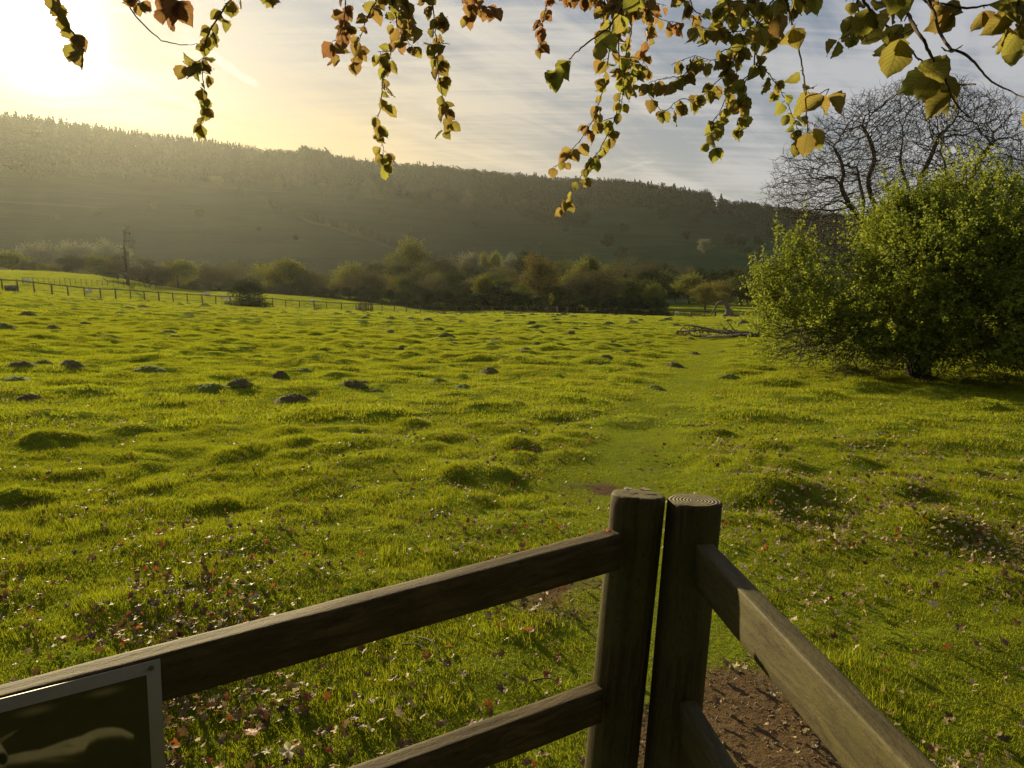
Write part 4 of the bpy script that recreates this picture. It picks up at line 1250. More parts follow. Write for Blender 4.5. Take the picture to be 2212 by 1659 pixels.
def molehill(p, wid, hgt, label, group, var):
    if var >= 5: hgt *= 0.75
    o = obj('molehill', MH[var], None, (p.x, p.y, p.z - 0.012), (0, 0, rs.uniform(0, 6.28)), (wid / 2, wid / 2, hgt))
    tag(o, label, 'molehill', group); mh_xy.append((p.x, p.y, wid / 2 if var < 5 else wid / 7))
NAMED = [(115, 712, 36, 0, 'isolated dark molehill near the left edge of the field'), (365, 722, 42, 1, 'big dark molehill, upper one of the touching pair left of centre'), (376, 733, 42, 2, 'big dark molehill, lower one of the touching pair left of centre'),
         (605, 818, 40, 3, 'dark pointed molehill standing left of the middle of the field'), (655, 806, 46, 5, 'low molehill just right of the dark pointed one'), (757, 840, 60, 1, 'brown molehill, left one of the overlapping three in mid field'),
         (785, 832, 44, 2, 'brown molehill, middle one of the overlapping three in mid field'), (812, 844, 48, 5, 'grassy molehill, right one of the overlapping three in mid field'), (450, 846, 76, 5, 'broad mossy molehill left of the centre of the field'),
         (1056, 806, 58, 0, 'wide dark brown molehill in the middle of the field'), (945, 831, 50, 6, 'grassy molehill left of the two in mid field'), (1000, 840, 62, 7, 'grassy molehill below the wide dark brown one'),
         (1135, 766, 36, 3, 'dark molehill right of the field centre'), (1415, 838, 52, 6, 'small grown-over molehill beside the trodden path'), (1455, 791, 44, 4, 'dark low molehill right on the trodden path'),
         (1295, 791, 46, 0, 'dark molehill left of the trodden path'), (1575, 820, 50, 6, 'grown-over molehill right of the trodden path'), (820, 742, 28, 0, 'small dark molehill in the back half of the field'),
         (320, 805, 78, 6, 'broad low grassy molehill in the left field'), (625, 870, 80, 4, 'flat broken molehill with bare soil below the pointed one'), (232, 738, 36, 5, 'flat grown-over molehill left of the dark touching pair')]
for (u, v, wd, var, lab) in NAMED:
    p = g_hit(u, v); dd_ = (p - EYE).length
    wid = wd / FPX * dd_; molehill(p, wid, wid * (0.40 if var == 3 and u == 605 else 0.22), lab, None, var)
EXTRA = [(1075, 741, 30), (1160, 746, 30), (978, 746, 34), (1060, 753, 26), (985, 738, 24), (730, 714, 24), (652, 743, 22), (520, 847, 50), (545, 730, 18), (40, 800, 50), (92, 792, 46), (150, 799, 56), (32, 826, 60), (64, 864, 46), (1310, 782, 40),
         (1325, 742, 30), (1240, 715, 26), (1120, 712, 26), (840, 700, 24), (900, 712, 26), (405, 682, 22), (398, 688, 20), (412, 687, 20), (315, 700, 20), (260, 692, 20), (160, 672, 18), (230, 676, 18), (70, 655, 16), (110, 662, 16), (300, 662, 18),
         (1170, 722, 24), (1210, 733, 26), (1370, 726, 26), (1395, 748, 30), (1500, 764, 30), (1490, 733, 26), (1350, 762, 32), (590, 705, 20), (480, 735, 24), (700, 735, 22), (640, 722, 20), (1560, 760, 30), (1100, 784, 34), (930, 770, 30), (870, 758, 26)]
for (u, v, wd) in EXTRA:
    p = g_hit(u, v); wid = wd / FPX * (p - EYE).length
    molehill(p, wid, wid * rs.uniform(.19, .27), 'molehill among the many scattered over the middle and back of the field', 'molehills scattered over the field', rs.choice([0, 1, 2, 3, 4, 0, 5, 6, 7]))
cnt = 0
while cnt < 228:
    u = rs.uniform(-30, 1640) if rs.random() < .45 else rs.gauss(1120, 240)
    if not -40 < u < 1650: continue
    D = float(np.interp(u, [q[0] for q in fence_pts], [q[2] for q in fence_pts]))
    r = D * rs.random() ** 0.62 * 0.99
    if r < 24: continue
    p = g_at(u, r)
    if any((p.x - a) ** 2 + (p.y - b) ** 2 < (c + .3) ** 2 for a, b, c in mh_xy): continue
    wid = rs.uniform(.36, .74) * (1 + r / 160); molehill(p, wid, wid * rs.uniform(.19, .28), 'molehill among the many scattered over the middle and back of the field', 'molehills scattered over the field', rs.choice([0, 1, 2, 3, 4, 0, 5, 6, 7])); cnt += 1

# ------------------------------------------------------------------ hawthorn on the right
RH = 15.6
def lobes_px(L, R0, depth=1.0):
    """ellipsoids given by their outline in the view, at distance R0"""
    out_ = []
    for (u, v, ru, rv, dr) in L:
        p = at_r(u, v, R0 + dr); k = (R0 + dr) / FPX
        out_.append((np.array(p), np.array([ru * k, max(ru, rv) * k * depth, rv * k])))
    return out_
def hawthorn():
    rg = np.random.default_rng(21)
    base = g_hit(2005, 818)
    base = g_at(2005, RH); 
    root = empty('hawthorn_tree', base, 'broad fresh green hawthorn on the right with bare twigs sweeping the grass', 'tree')
    L = [(1712, 635, 62, 62, .2), (1745, 570, 42, 42, .3), (1700, 690, 62, 46, 0), (1770, 690, 90, 76, -.3), (1850, 692, 84, 62, -.3), (1870, 725, 100, 56, -.6), (1945, 565, 76, 92, .2),
         (1930, 650, 84, 105, -.6), (1998, 490, 80, 80, .4), (2062, 440, 60, 54, .6), (2075, 520, 120, 110, .2), (2000, 600, 130, 120, -.7), (2150, 492, 90, 80, .6), (2130, 600, 140, 120, -.3),
         (2090, 710, 150, 70, -.7), (1970, 735, 110, 50, -.8), (2230, 560, 120, 130, .4), (2230, 700, 130, 90, -.2), (2330, 620, 110, 150, .8), (1955, 505, 50, 60, .5), (2200, 470, 60, 56, .9),
         (2100, 600, 150, 130, 1.6), (2000, 650, 130, 110, 1.5), (1900, 700, 90, 60, 1.2), (2050, 408, 28, 34, .6), (1690, 560, 26, 34, .2), (1712, 548, 24, 30, .3), (1925, 470, 34, 36, .4), (2118, 420, 34, 34, .7), (1890, 500, 34, 34, .5), (1660, 650, 30, 40, .1)]
    LB = lobes_px(L, RH, 0.95)
    bz = np.array(base)
    # wood
    nodes = [bz + np.array([0, 0, -.1 + .16 * i]) + rg.normal(0, .02, 3) for i in range(5)]
    A_ = []
    for c, r_ in LB:
        n = int(26 + 60 * r_[0] * r_[2]); A_.append(c + rand_dirs(n, rg) * (rg.random((n, 1)) ** .35) * r_ * .95)
    A_ = np.concatenate(A_); A_ = A_[A_[:, 2] > base.z + 0.45]
    N_, PA_ = colonize(A_, nodes, [-1, 0, 1, 2, 3], .13, 4.0, .17, 70, .22, 5, 14000)
    rad_, kids = radii_of(N_, PA_, .0045, 2.15, .17)
    rad_[:5] = np.maximum(rad_[:5], .21)
    obj('trunk', skeleton_mesh('hawthorn_wood', N_ - bz, PA_, rad_, M_bark, thick=.02), root)
    # bare twigs under the crown, sweeping down
    J = Join(); P0, P1, Ra, Rb = [], [], [], []
    for i in range(330):
        u = rg.uniform(1700, 2330); 
        v0 = np.interp(u, [1700, 1760, 1850, 2000, 2330], [735, 745, 765, 770, 760]) + rg.uniform(-40, 8)
        dr = rg.uniform(-1.6, 1.4)
        p = np.array(at_r(u, v0, RH + dr))
        d = np.array([(u - 2005) / 300. + rg.normal(0, .5), rg.normal(-.2, .5), rg.normal(-.42, .30)]); d /= np.linalg.norm(d)
        r_ = rg.uniform(.005, .013); n = rg.integers(5, 12)
        st = [(p, d, r_, n)]
        while st:
            p, d, r_, n = st.pop()
            for k in range(n):
                q = p + d * .11
                gzz = base_z(np.array([q[0]]), np.array([q[1]]))[0] + .04
                if q[2] < gzz: q[2] = gzz; d[2] = abs(d[2]) * .4
                P0.append(p); P1.append(q); Ra.append(r_); Rb.append(r_ * .9); p = q; r_ *= .9
                d = d + rg.normal(0, .22, 3); d[2] += .03; d /= np.linalg.norm(d)
                if rg.random() < .30 and n > 3 and r_ > .003:
                    dd = d + rg.normal(0, .7, 3); dd /= np.linalg.norm(dd); st.append((p.copy(), dd, r_ * .75, n - k - 1))
    V_, F_ = seg_tubes(np.array(P0) - bz, np.array(P1) - bz, Ra, Rb, 3); J.add(V_, F_)
    obj('low_twigs', J.mesh('low_twigs', M_bark, True), root)
    # leafy shoots: short sprays of small lobed leaves
    C, Nn, T, S = [], [], [], []
    vol = np.array([r_[0] * r_[2] for _, r_ in LB]); nsh = 1400
    pick = np.repeat(rg.choice(len(LB), nsh, p=vol / vol.sum()), 10); cl_c = None
    for ii, i in enumerate(pick):
        c, r_ = LB[i]
        if ii % 10 == 0: d0 = rand_dirs(1, rg)[0]; q = rg.uniform(.5, 1.04); cl_c = c + d0 * r_ * q; cl_t = rg.uniform(0, .6); cl_r = rg.uniform(.07, .17)
        d = d0; p = cl_c + rg.normal(0, 1, 3) * cl_r * np.array([1, 1, .7])
        if p[2] < base.z + .42: continue
        g = d * .8 + np.array([0, 0, .45]) + rg.normal(0, .45, 3); g /= np.linalg.norm(g)
        ln = rg.uniform(.10, .34) if q < .93 else rg.uniform(.25, .75)
        m = int(6 + ln * 34); tt = np.linspace(0, 1, m)
        sag = np.outer(tt ** 2, [0, 0, -.06])
        P = p + np.outer(tt * ln, g) + sag + rg.normal(0, .022, (m, 3))
        C.append(P); Nn.append(rg.normal(0, .6, (m, 3)) + np.array([0, 0, .55])); T.append(np.clip(cl_t + rg.uniform(0, .4, m), 0, 1)); S.append(rg.uniform(.036, .062, m))
    C, Nn, T, S = map(np.concatenate, (C, Nn, T, S))
    V_, F_, t_ = leaf_quads(C - bz, Nn, S, T, rg, .8)
    J = Join(); J.add(V_, F_, tint=t_)
    ml = leaf_mat('hawthorn_leaf', (0.085, 0.115, 0.013), (0.27, 0.295, 0.030), .56, .55, .12)
    obj('crown', J.mesh('crown', ml), root)
hawthorn()

# ------------------------------------------------------------------ great bare tree behind it
RT = 37.0
def bare_tree():
    rg = np.random.default_rng(9)
    base = g_at(1952, RT)
    bz = np.array(base)
    root = empty('bare_tree', base, 'huge leafless tree with twisting limbs and wide domed crown against the sky', 'tree')
    def P(u, v, dr=0): return np.array(at_r(u, v, RT + dr))
    nodes, pa = [], []
    def line(pts, parent, n=8):
        c = bez([Vector(p) for p in pts], n); last = parent
        st = 1 if parent >= 0 else 0
        for p in c[st:]:
            nodes.append(np.array(p)); pa.append(last); last = len(nodes) - 1
        return last
    t0 = line([bz + [0, 0, -.3], P(1948, 700), P(1942, 640)], -1, 10)
    fork = line([nodes[t0], P(1935, 600), P(1918, 540)], t0, 8)
    a = line([nodes[fork], P(1905, 480, .3), P(1882, 425, .5), P(1876, 385, .6), P(1888, 350, .8), P(1882, 310, 1), P(1862, 270, 1.2)], fork, 24)
    i_a = a - 18
    b = line([nodes[fork], P(1880, 500, -.5), P(1856, 470, -1), P(1832, 436, -1.3), P(1817, 402, -1.5), P(1822, 376, -1.6), P(1815, 345, -1.6), P(1800, 318, -1.8)], fork, 28)
    b1 = b - 14
    line([nodes[b - 17], P(1812, 434, -1.8), P(1790, 440, -2.4), P(1768, 458, -2.8), P(1752, 486, -3), P(1738, 520, -3)], b - 17, 20)
    line([nodes[b - 12], P(1800, 383, -2), P(1783, 384, -2.4), P(1766, 401, -2.8), P(1752, 398, -3.2), P(1740, 420, -3.5)], b - 12, 20)
    line([nodes[b - 17], P(1800, 455, -2), P(1760, 452, -2.6), P(1730, 462, -3), P(1705, 452, -3.4), P(1690, 440, -3.5)], b - 17, 16)
    line([nodes[fork], P(1880, 520, .8), P(1862, 480, 1.2), P(1866, 440, 1.4), P(1858, 400, 1.4), P(1850, 360, 1.5)], fork, 18)
    line([nodes[fork], P(1900, 560, -1), P(1850, 560, -2), P(1800, 575, -2.4), P(1760, 600, -2.6)], fork, 14)
    c_ = line([nodes[t0], P(1975, 560, .5), P(1990, 470, 1), P(1985, 400, 1), P(2010, 340, 1.5), P(2030, 290, 2)], t0, 24)
    d_ = line([nodes[t0 + 0], P(1985, 600, -.5), P(2050, 500, -1), P(2080, 420, -1.4), P(2110, 360, -1.8), P(2140, 310, -2)], t0, 24)
    e_ = line([nodes[t0], P(2010, 620, .5), P(2100, 540, 1), P(2160, 470, 1.6), P(2215, 430, 2), P(2260, 400, 2)], t0, 24)
    f_ = line([nodes[c_ - 12], P(1960, 400, 1.5), P(1945, 350, 2), P(1950, 300, 2.4)], c_ - 12, 12)
    g_ = line([nodes[d_ - 10], P(2090, 460, -2.5), P(2050, 400, -3), P(2040, 350, -3)], d_ - 10, 12)
    # the crown's room: a broad dome with scalloped edge
    L = [(1960, 212, 70, 50), (2050, 215, 80, 50), (1880, 232, 60, 40), (2140, 240, 70, 50), (1730, 400, 78, 82), (1700, 430, 60, 40), (1790, 330, 80, 90), (1850, 290, 80, 80), (1905, 250, 80, 60), (1960, 240, 80, 62), (2030, 250, 90, 70), (2110, 270, 90, 80), (2180, 310, 80, 90), (2240, 380, 80, 100),
         (1990, 330, 130, 100), (1880, 380, 110, 90), (2110, 390, 130, 100), (1770, 470, 90, 60), (1740, 540, 60, 60), (1820, 560, 80, 60), (2270, 480, 70, 100), (2200, 470, 90, 90), (1960, 420, 90, 60), (1790, 600, 60, 50)]
    A_ = []
    for (u, v, ru, rv) in L:
        n = int(ru * rv / 9); k = RT / FPX
        for _ in range(n):
            d = rand_dirs(1, rg)[0]; q = rg.random() ** .4
            dd_ = d[1] * q * min(4.6, ru * k * 1.5)
            A_.append(P(u + d[0] * q * ru, v - d[2] * q * rv, dd_))
    N_, PA_ = colonize(A_, nodes, pa, .21, 6.0, .29, 80, .30, 12, 33000)
    rad_, kids = radii_of(N_, PA_, .0085, 2.2, .42)
    # fine twigs on the outer wood
    tips = np.nonzero(kids == 0)[0]; thin = np.nonzero((rad_ < .03) & (kids > 0))[0]
    thin = rg.choice(thin, min(len(thin), 14000), replace=False)
    P0, P1, Ra, Rb = [], [], [], []
    for i in np.concatenate([tips, tips, tips, thin]):
        par = PA_[i]; d = N_[i] - N_[par]; d /= np.linalg.norm(d) + 1e-9
        d = d + rg.normal(0, .55, 3); d[2] += .15; d /= np.linalg.norm(d); p = N_[i].copy(); r_ = .0085
        for k in range(rg.integers(1, 4)):
            q = p + d * rg.uniform(.12, .22); P0.append(p); P1.append(q); Ra.append(r_); Rb.append(r_ * .8); p = q; r_ *= .8
            d = d + rg.normal(0, .3, 3); d[2] += .12; d /= np.linalg.norm(d)
    ex = (np.array(P0) - bz, np.array(P1) - bz, np.array(Ra), np.array(Rb))
    main = rad_ > .055
    J1, J2 = Join(), Join()
    idx = np.nonzero(PA_ >= 0)[0]; R0 = np.minimum(rad_[PA_[idx]], rad_[idx] * 1.5); R1 = rad_[idx]; A0, A1 = N_[PA_[idx]] - bz, N_[idx] - bz
    mb = main[idx]
    V_, F_ = seg_tubes(A0[mb], A1[mb], R0[mb], R1[mb], 8); J1.add(V_, F_)
    V_, F_ = seg_tubes(A0[~mb], A1[~mb], R0[~mb], R1[~mb], 3); J2.add(V_, F_)
    V_, F_ = seg_tubes(*ex, 3); J2.add(V_, F_)
    obj('trunk', J1.mesh('trunk', M_bark, True), root)
    obj('crown', J2.mesh('crown', M_bark, True), root)
bare_tree()

# dead tree far left, stump, fallen branches
def twig_tree(name, loc, nodes, pa, A_, step, infl, kill, tip, mat, label, cat, seed, cap=.4, parts=('trunk', 'branches'), wig=.2, split=.05):
    bz = np.array(loc)
    N_, PA_ = colonize(A_, nodes, pa, step, infl, kill, 50, wig, seed)
    rad_, kids = radii_of(N_, PA_, tip, 2.1, cap)
    root = empty(name, loc, label, cat)
    idx = np.nonzero(PA_ >= 0)[0]; R0 = np.minimum(rad_[PA_[idx]], rad_[idx] * 1.6); R1 = rad_[idx]; A0, A1 = N_[PA_[idx]] - bz, N_[idx] - bz
    mb = R1 > split
    for m_, nm, k in ((mb, parts[0], 8), (~mb, parts[1], 4)):
        if m_.any():
            J = Join(); V_, F_ = seg_tubes(A0[m_], A1[m_], R0[m_], R1[m_], k); J.add(V_, F_); obj(nm, J.mesh(nm, mat, True), root)
    return root
def dead_left():
    rg = np.random.default_rng(4); r = 138; g = g_at(276, r); P = lambda u, v, d=0: np.array(at_r(u, v, r + d))
    nodes = [np.array(p) for p in bez([g + Vector((0, 0, -.5)), Vector(P(277, 620)), Vector(P(274, 580)), Vector(P(270, 545)), Vector(P(268, 525)), Vector(P(270, 498))], 22)]
    A_ = np.array([(lambda v_: P(274 + rg.normal(0, 6 + (v_ - 480) * .17), v_, rg.normal(0, 2.2)))(rg.uniform(482, 640)) for _ in range(170)])
    twig_tree('dead_tree', g, nodes, [-1] + list(range(len(nodes) - 1)), A_, .45, 9, .6, .035, M_bark_far, 'tall bare dead tree with a thick upright trunk in the haze on the left', 'tree', 6, .48)
dead_left()
def stump():
    r = 146; P = lambda u, v, d=0: np.array(at_r(u, v, r + d)); g = g_at(1575, r); bz = np.array(g)
    root = empty('dead_stump', g, 'dark dead stump with one arching broken limb on the far side of the field', 'stump')
    rg = np.random.default_rng(2)
    pts = [bz + [0, 0, -.3], P(1575, 680), P(1574, 668), P(1569, 657), P(1563, 652)]
    V_, F_, T_ = curve_tube([p - bz for p in map(np.array, bez([Vector(p) for p in pts], 14))], np.interp(np.linspace(0, 1, 13), [0, .2, .6, 1], [1.25, .95, .5, .28]), 12)
    V_ = V_ + rg.normal(0, .05, V_.shape)
    J = Join(); J.add(V_, F_, T_); obj('trunk', J.mesh('trunk', M_deadwood, True), root)
    pts = [P(1563, 652), P(1556, 653), P(1549, 657), P(1546, 664), P(1541, 672), P(1537, 679)]
    c = [np.array(p) - bz for p in bez([Vector(p) for p in pts], 14)]
    V_, F_, T_ = curve_tube(c, np.linspace(.3, .12, len(c)), 8)
    J = Join(); J.add(V_, F_, T_); obj('limb', J.mesh('limb', M_deadwood, True), root)
stump()
def fallen():
    rg = np.random.default_rng(14); g0 = g_hit(1560, 728); r = math.hypot(g0.x, g0.y)
    root = empty('fallen_branch', g0, 'tangled dead branches lying in the grass left of the hawthorn', 'branch')
    bz = np.array(g0)
    P = lambda u, v, d=0: np.array(at_r(u, v, r + d))
    nodes, pa = [], []
    def line(pts, parent, n):
        c = bez([Vector(p) for p in pts], n); last = parent
        for p in c[(1 if parent >= 0 else 0):]: nodes.append(np.array(p)); pa.append(last); last = len(nodes) - 1
        return last
    a = line([P(1640, 724), P(1610, 720), P(1570, 719), P(1540, 716), P(1510, 713)], -1, 16)
    line([nodes[a - 8], P(1535, 712, .2), P(1505, 705, .4), P(1480, 703, .5)], a - 8, 10)
    line([nodes[a - 10], P(1570, 712, -.3), P(1560, 702, -.4), P(1556, 697, -.4)], a - 10, 8)
    line([nodes[a - 12], P(1588, 715, .2), P(1578, 702, .3), P(1570, 694, .3)], a - 12, 8)
    line([nodes[0], P(1610, 724, -.8), P(1560, 727, -1), P(1500, 726, -1.1)], 0, 16)
    line([nodes[a], P(1490, 715), P(1470, 716), P(1460, 718)], a, 8)
    A_ = []
    while len(A_) < 480:
        u = rg.uniform(1458, 1630); top = np.interp(u, [1458, 1480, 1520, 1570, 1630], [714, 702, 702, 708, 716]); v = rg.uniform(top, 731)
        A_.append(P(u, v, rg.uniform(-1.4, 1.2)))
    A_ = np.array(A_)
    gg = ground_z(A_[:, 0], A_[:, 1]); A_[:, 2] = np.maximum(A_[:, 2], gg + .04)
    N_, PA_ = colonize(A_, nodes, pa, .13, 2.5, .16, 40, .3, 8)
    gg = ground_z(N_[:, 0], N_[:, 1]); N_[:, 2] = np.maximum(N_[:, 2], gg + .02)
    rad_, kids = radii_of(N_, PA_, .011, 2.1, .12)
    idx = np.nonzero(PA_ >= 0)[0]; R0 = np.minimum(rad_[PA_[idx]], rad_[idx] * 1.6); R1 = rad_[idx]; A0, A1 = N_[PA_[idx]] - bz, N_[idx] - bz
    mb = R1 > .06
    for m_, nm, k in ((mb, 'limb', 8), (~mb, 'twigs', 5)):
        J = Join(); V_, F_ = seg_tubes(A0[m_], A1[m_], R0[m_], R1[m_], k); J.add(V_, F_); obj(nm, J.mesh(nm, M_deadwood, True), root)
    # a pale barkless log in front
    g1 = g_hit(1570, 731); b2 = np.array(g1)
    pts = [np.array(g_hit(u, v)) + [0, 0, .09] - b2 for u, v in ((1518, 733), (1545, 731), (1575, 731), (1618, 729))]
    c = [np.array(p) for p in bez([Vector(p) for p in pts], 14)]
    V_, F_, T_ = curve_tube(c, np.linspace(.035, .065, len(c)), 10)
    J = Join(); J.add(V_ + rg.normal(0, .004, V_.shape), F_, T_)
    o = obj('log', J.mesh('log', M_paledead, True), None, g1); tag(o, 'thin pale log lying in front of the tangled dead branches', 'log')
fallen()

# ------------------------------------------------------------------ beech: twigs hanging in from above
NL = 11
def leaf_batch(B, Dn, Up, L_, W_, curl, fold, tint):
    """beech leaves: base B, pointing Dn, upper side Up; gives mesh data with a leaf UV (along, across)"""
    n = len(B)
    t = np.linspace(0, 1, NL); s = np.array([-1, -.5, 0, .5, 1.])
    rgl = np.random.default_rng(n + 5); ph = rgl.uniform(0, 6.28, n)[:, None, None]; cup = rgl.normal(.12, .28, n)[:, None, None]
    hw = np.array([0.0, .24, .39, .46, .495, .50, .47, .40, .29, .13, 0.0])
    hw = hw * (1 + .03 * np.sin(np.arange(11) * 2.4))
    Dn = Dn / np.linalg.norm(Dn, axis=1, keepdims=True)
    Sd = np.cross(Dn, Up); Sd /= np.linalg.norm(Sd, axis=1, keepdims=True) + 1e-9
    Nn = np.cross(Sd, Dn)
    T_, S_ = np.meshgrid(t, s, indexing='ij')
    hwg = hw[:, None] * S_
    along = T_[None] * L_[:, None, None]
    side = hwg[None] * W_[:, None, None]
    side = side * (1 + .06 * np.sin(T_ * 26)[None] * (np.abs(S_) > .9)[None])
    up = -curl[:, None, None] * (T_[None] ** 2) * L_[:, None, None] + fold[:, None, None] * np.abs(side)
    up = up + 0.035 * L_[:, None, None] * np.sin(T_[None] * 24 + np.abs(S_)[None] * 2) * np.abs(S_)[None]
    up = up + cup * side ** 2 / (W_[:, None, None] * .5) + .07 * L_[:, None, None] * np.sin(T_[None] * 5 + ph + S_[None] * 1.5) * T_[None]
    P = B[:, None, None, :] + along[..., None] * Dn[:, None, None, :] + side[..., None] * Sd[:, None, None, :] + up[..., None] * Nn[:, None, None, :]
    V_ = P.reshape(-1, 3); m = NL * 5
    uv = np.tile(np.stack([T_.ravel(), S_.ravel()], 1), (n, 1))
    F_ = []
    for i in range(NL - 1):
        for j in range(4): F_.append((i * 5 + j, i * 5 + j + 1, (i + 1) * 5 + j + 1, (i + 1) * 5 + j))
    F_ = (np.array(F_)[None] + (np.arange(n) * m)[:, None, None]).reshape(-1, 4)
    return V_, F_, np.repeat(tint, m), uv
M_beech = leaf_mat('beech_leaf', (0.25, 0.25, 0.045), (0.25, 0.140, 0.058), .62, .55, .15, None, 1, True)
M_twig = bark_mat('beech_twig', (0.045, 0.028, 0.018), (0.10, 0.065, 0.042), 60)
beech = empty('beech_tree', (2.6, -2.2, gz(2.6, -2.2)), 'beech with yellow-green and copper young leaves hanging in from above', 'tree')
BO = np.array(beech.location)
def size_at(r): return r / FPX
# (points, distance, leaf length in px, copper share, leaf density, start index of leaves)
TW = [
 ([(515, -60), (482, 20), (452, 70), (440, 112), (437, 160), (443, 205), (441, 262)], 2.3, 38, .25, 1.0, [([(437, 128), (418, 135), (395, 132)], 1.0)]),
 ([(230, -60), (270, 2), (300, 42), (350, 86), (398, 97), (440, 92)], 2.3, 0, 0, 0, []),
 ([(372, -60), (377, -10), (374, 34)], 1.7, 60, 1.0, 1.0, []),
 ([(300, -60), (297, -10), (296, 4)], 2.1, 30, 1.0, .6, []),
 ([(95, -60), (118, -5), (135, 35), (160, 75), (178, 100)], 1.5, 52, .3, .5, []),
 ([(575, -50), (580, -20), (580, -8)], 2.3, 34, .3, .8, []),
 ([(745, -60), (746, 10), (742, 50), (736, 72), (722, 100), (716, 118)], 2.6, 38, .75, 1.1, []),
 ([(845, -60), (820, -10), (798, 28), (785, 62), (772, 98), (762, 130)], 2.6, 38, .65, 1.0, []),
 ([(838, -60), (846, 0), (856, 40), (856, 78), (845, 112), (828, 165), (823, 220), (815, 262), (818, 292), (828, 318), (824, 350)], 2.6, 38, .4, 1.0, [([(856, 20), (880, 32), (900, 60)], 1.0), ([(845, 110), (815, 112)], 1.0)]),
 ([(882, -60), (880, 0), (878, 50), (880, 82), (886, 112)], 2.5, 38, .5, 1.3, []),
 ([(922, -60), (934, 10), (940, 60), (945, 110), (946, 150), (954, 200), (962, 245), (970, 285)], 2.5, 35, .35, 1.25, [([(942, 38), (968, 36)], 1.0), ([(945, 92), (972, 95)], .8)]),
 ([(1010, -60), (1022, -15), (1038, 10), (1062, 18)], 2.7, 34, .95, 1.8, [([(1022, -12), (1012, 28)], 1.2)]),
 ([(1190, -60), (1183, 0), (1174, 40), (1168, 85), (1162, 100)], 2.8, 30, .95, 1.3, []),
 ([(1352, -60), (1342, 20), (1336, 80), (1338, 140), (1340, 200), (1328, 256), (1294, 325), (1264, 366), (1242, 402), (1218, 446)], 2.5, 34, .28, 1.35, [([(1338, 120), (1372, 128), (1392, 150)], 1.0), ([(1340, 150), (1362, 165), (1370, 185)], 1.0), ([(1330, 252), (1300, 262)], 1.)]),
 ([(1335, -60), (1330, 20), (1318, 100), (1308, 160), (1298, 210), (1284, 250), (1262, 290), (1232, 326), (1196, 366)], 2.6, 34, .5, 1.35, []),
 ([(1395, -60), (1398, 0), (1400, 60), (1392, 110), (1386, 148)], 2.6, 34, .75, 1.5, []),
 ([(1310, -60), (1306, 20), (1302, 80), (1304, 140)], 2.6, 34, .7, 1.4, []),
 ([(1360, -60), (1364, 10), (1366, 60), (1352, 120), (1348, 180), (1342, 230)], 2.55, 34, .35, 1.1, []),
 ([(1400, -60), (1352, 0), (1318, 55), (1270, 92), (1238, 120), (1218, 146), (1207, 168)], 1.75, 56, .0, .55, []),
 ([(1270, -60), (1280, -10), (1300, 8), (1340, 12), (1390, 20), (1430, 42), (1470, 50)], 2.7, 32, .95, 1.5, []),
 ([(1220, -60), (1240, -20), (1290, -6), (1380, 0), (1440, 12)], 2.75, 34, .9, 1.5, []),
 ([(1470, -60), (1490, 0), (1510, 30), (1560, 26), (1620, 20)], 2.6, 36, .35, 1.4, []),
 ([(1704, -60), (1690, -5), (1660, 34), (1624, 62), (1598, 104), (1572, 148), (1545, 180), (1505, 216), (1470, 214), (1434, 238), (1400, 205)], 2.4, 38, .18, 1.35, [([(1600, 96), (1560, 110), (1540, 130), (1500, 122), (1450, 140)], 1.1), ([(1500, 122), (1480, 160), (1440, 168), (1402, 178)], .8), ([(1620, 62), (1580, 70), (1530, 62), (1500, 50)], 1.2)]),
 ([(1690, -60), (1668, 0), (1650, 30), (1632, 60), (1629, 140), (1612, 168), (1578, 190), (1556, 240), (1540, 262), (1537, 290), (1542, 318)], 2.3, 38, .15, 1.15, [([(1612, 168), (1602, 210), (1600, 250), (1602, 275)], 1.5), ([(1629, 138), (1652, 150), (1680, 186), (1700, 222), (1716, 262), (1736, 300)], 1.0)]),
 ([(1640, -60), (1620, -10), (1612, 18), (1636, 46), (1656, 64), (1676, 66), (1700, 56)], 2.2, 44, .2, 1.2, []),
 ([(1560, -60), (1570, -10), (1580, 20), (1560, 50), (1530, 60)], 2.4, 40, .3, 1.6, []),
 ([(1740, -60), (1760, -20), (1710, -5), (1640, 0), (1570, 5)], 2.2, 44, .25, 1.3, []),
 ([(1690, -60), (1696, -10), (1704, 22), (1719, 74), (1732, 140), (1738, 180), (1741, 219), (1745, 285), (1748, 300)], 1.7, 58, .35, .42, [([(1736, 196), (1760, 206), (1790, 192)], .6), ([(1744, 262), (1768, 274)], .6)]),
 ([(1848, -60), (1852, 0), (1854, 40), (1842, 62), (1826, 82)], 2.0, 46, .2, 1.0, [([(1854, 40), (1880, 48)], .7)]),
 ([(1850, -60), (1868, 5), (1903, 44), (1930, 68), (1946, 82), (1980, 124), (2020, 150)], 1.25, 84, .15, .42, []),
 ([(1930, -60), (1948, 5), (1962, 32), (1979, 62), (2000, 96), (2018, 136), (2042, 172), (2075, 182), (2106, 183)], 1.15, 88, .12, .38, [([(2042, 172), (2062, 218), (2090, 252)], 0.0)]),
 ([(2000, -60), (2018, 30), (2043, 92), (2080, 116), (2111, 140), (2143, 176), (2212, 210), (2290, 240)], 1.3, 60, .2, .10, []),
 ([(1960, -60), (1995, -2), (2034, 8), (2089, 17), (2143, 8), (2190, -8), (2205, 30), (2202, 60)], 1.5, 60, .3, .35, []),
 ([(2212, -60), (2204, -10), (2196, 30), (2200, 60), (2208, 90)], 1.6, 60, .2, 1.3, []),
 ([(1880, -60), (1890, -20), (1910, 4), (1940, 10)], 1.3, 80, .3, .8, []),
]
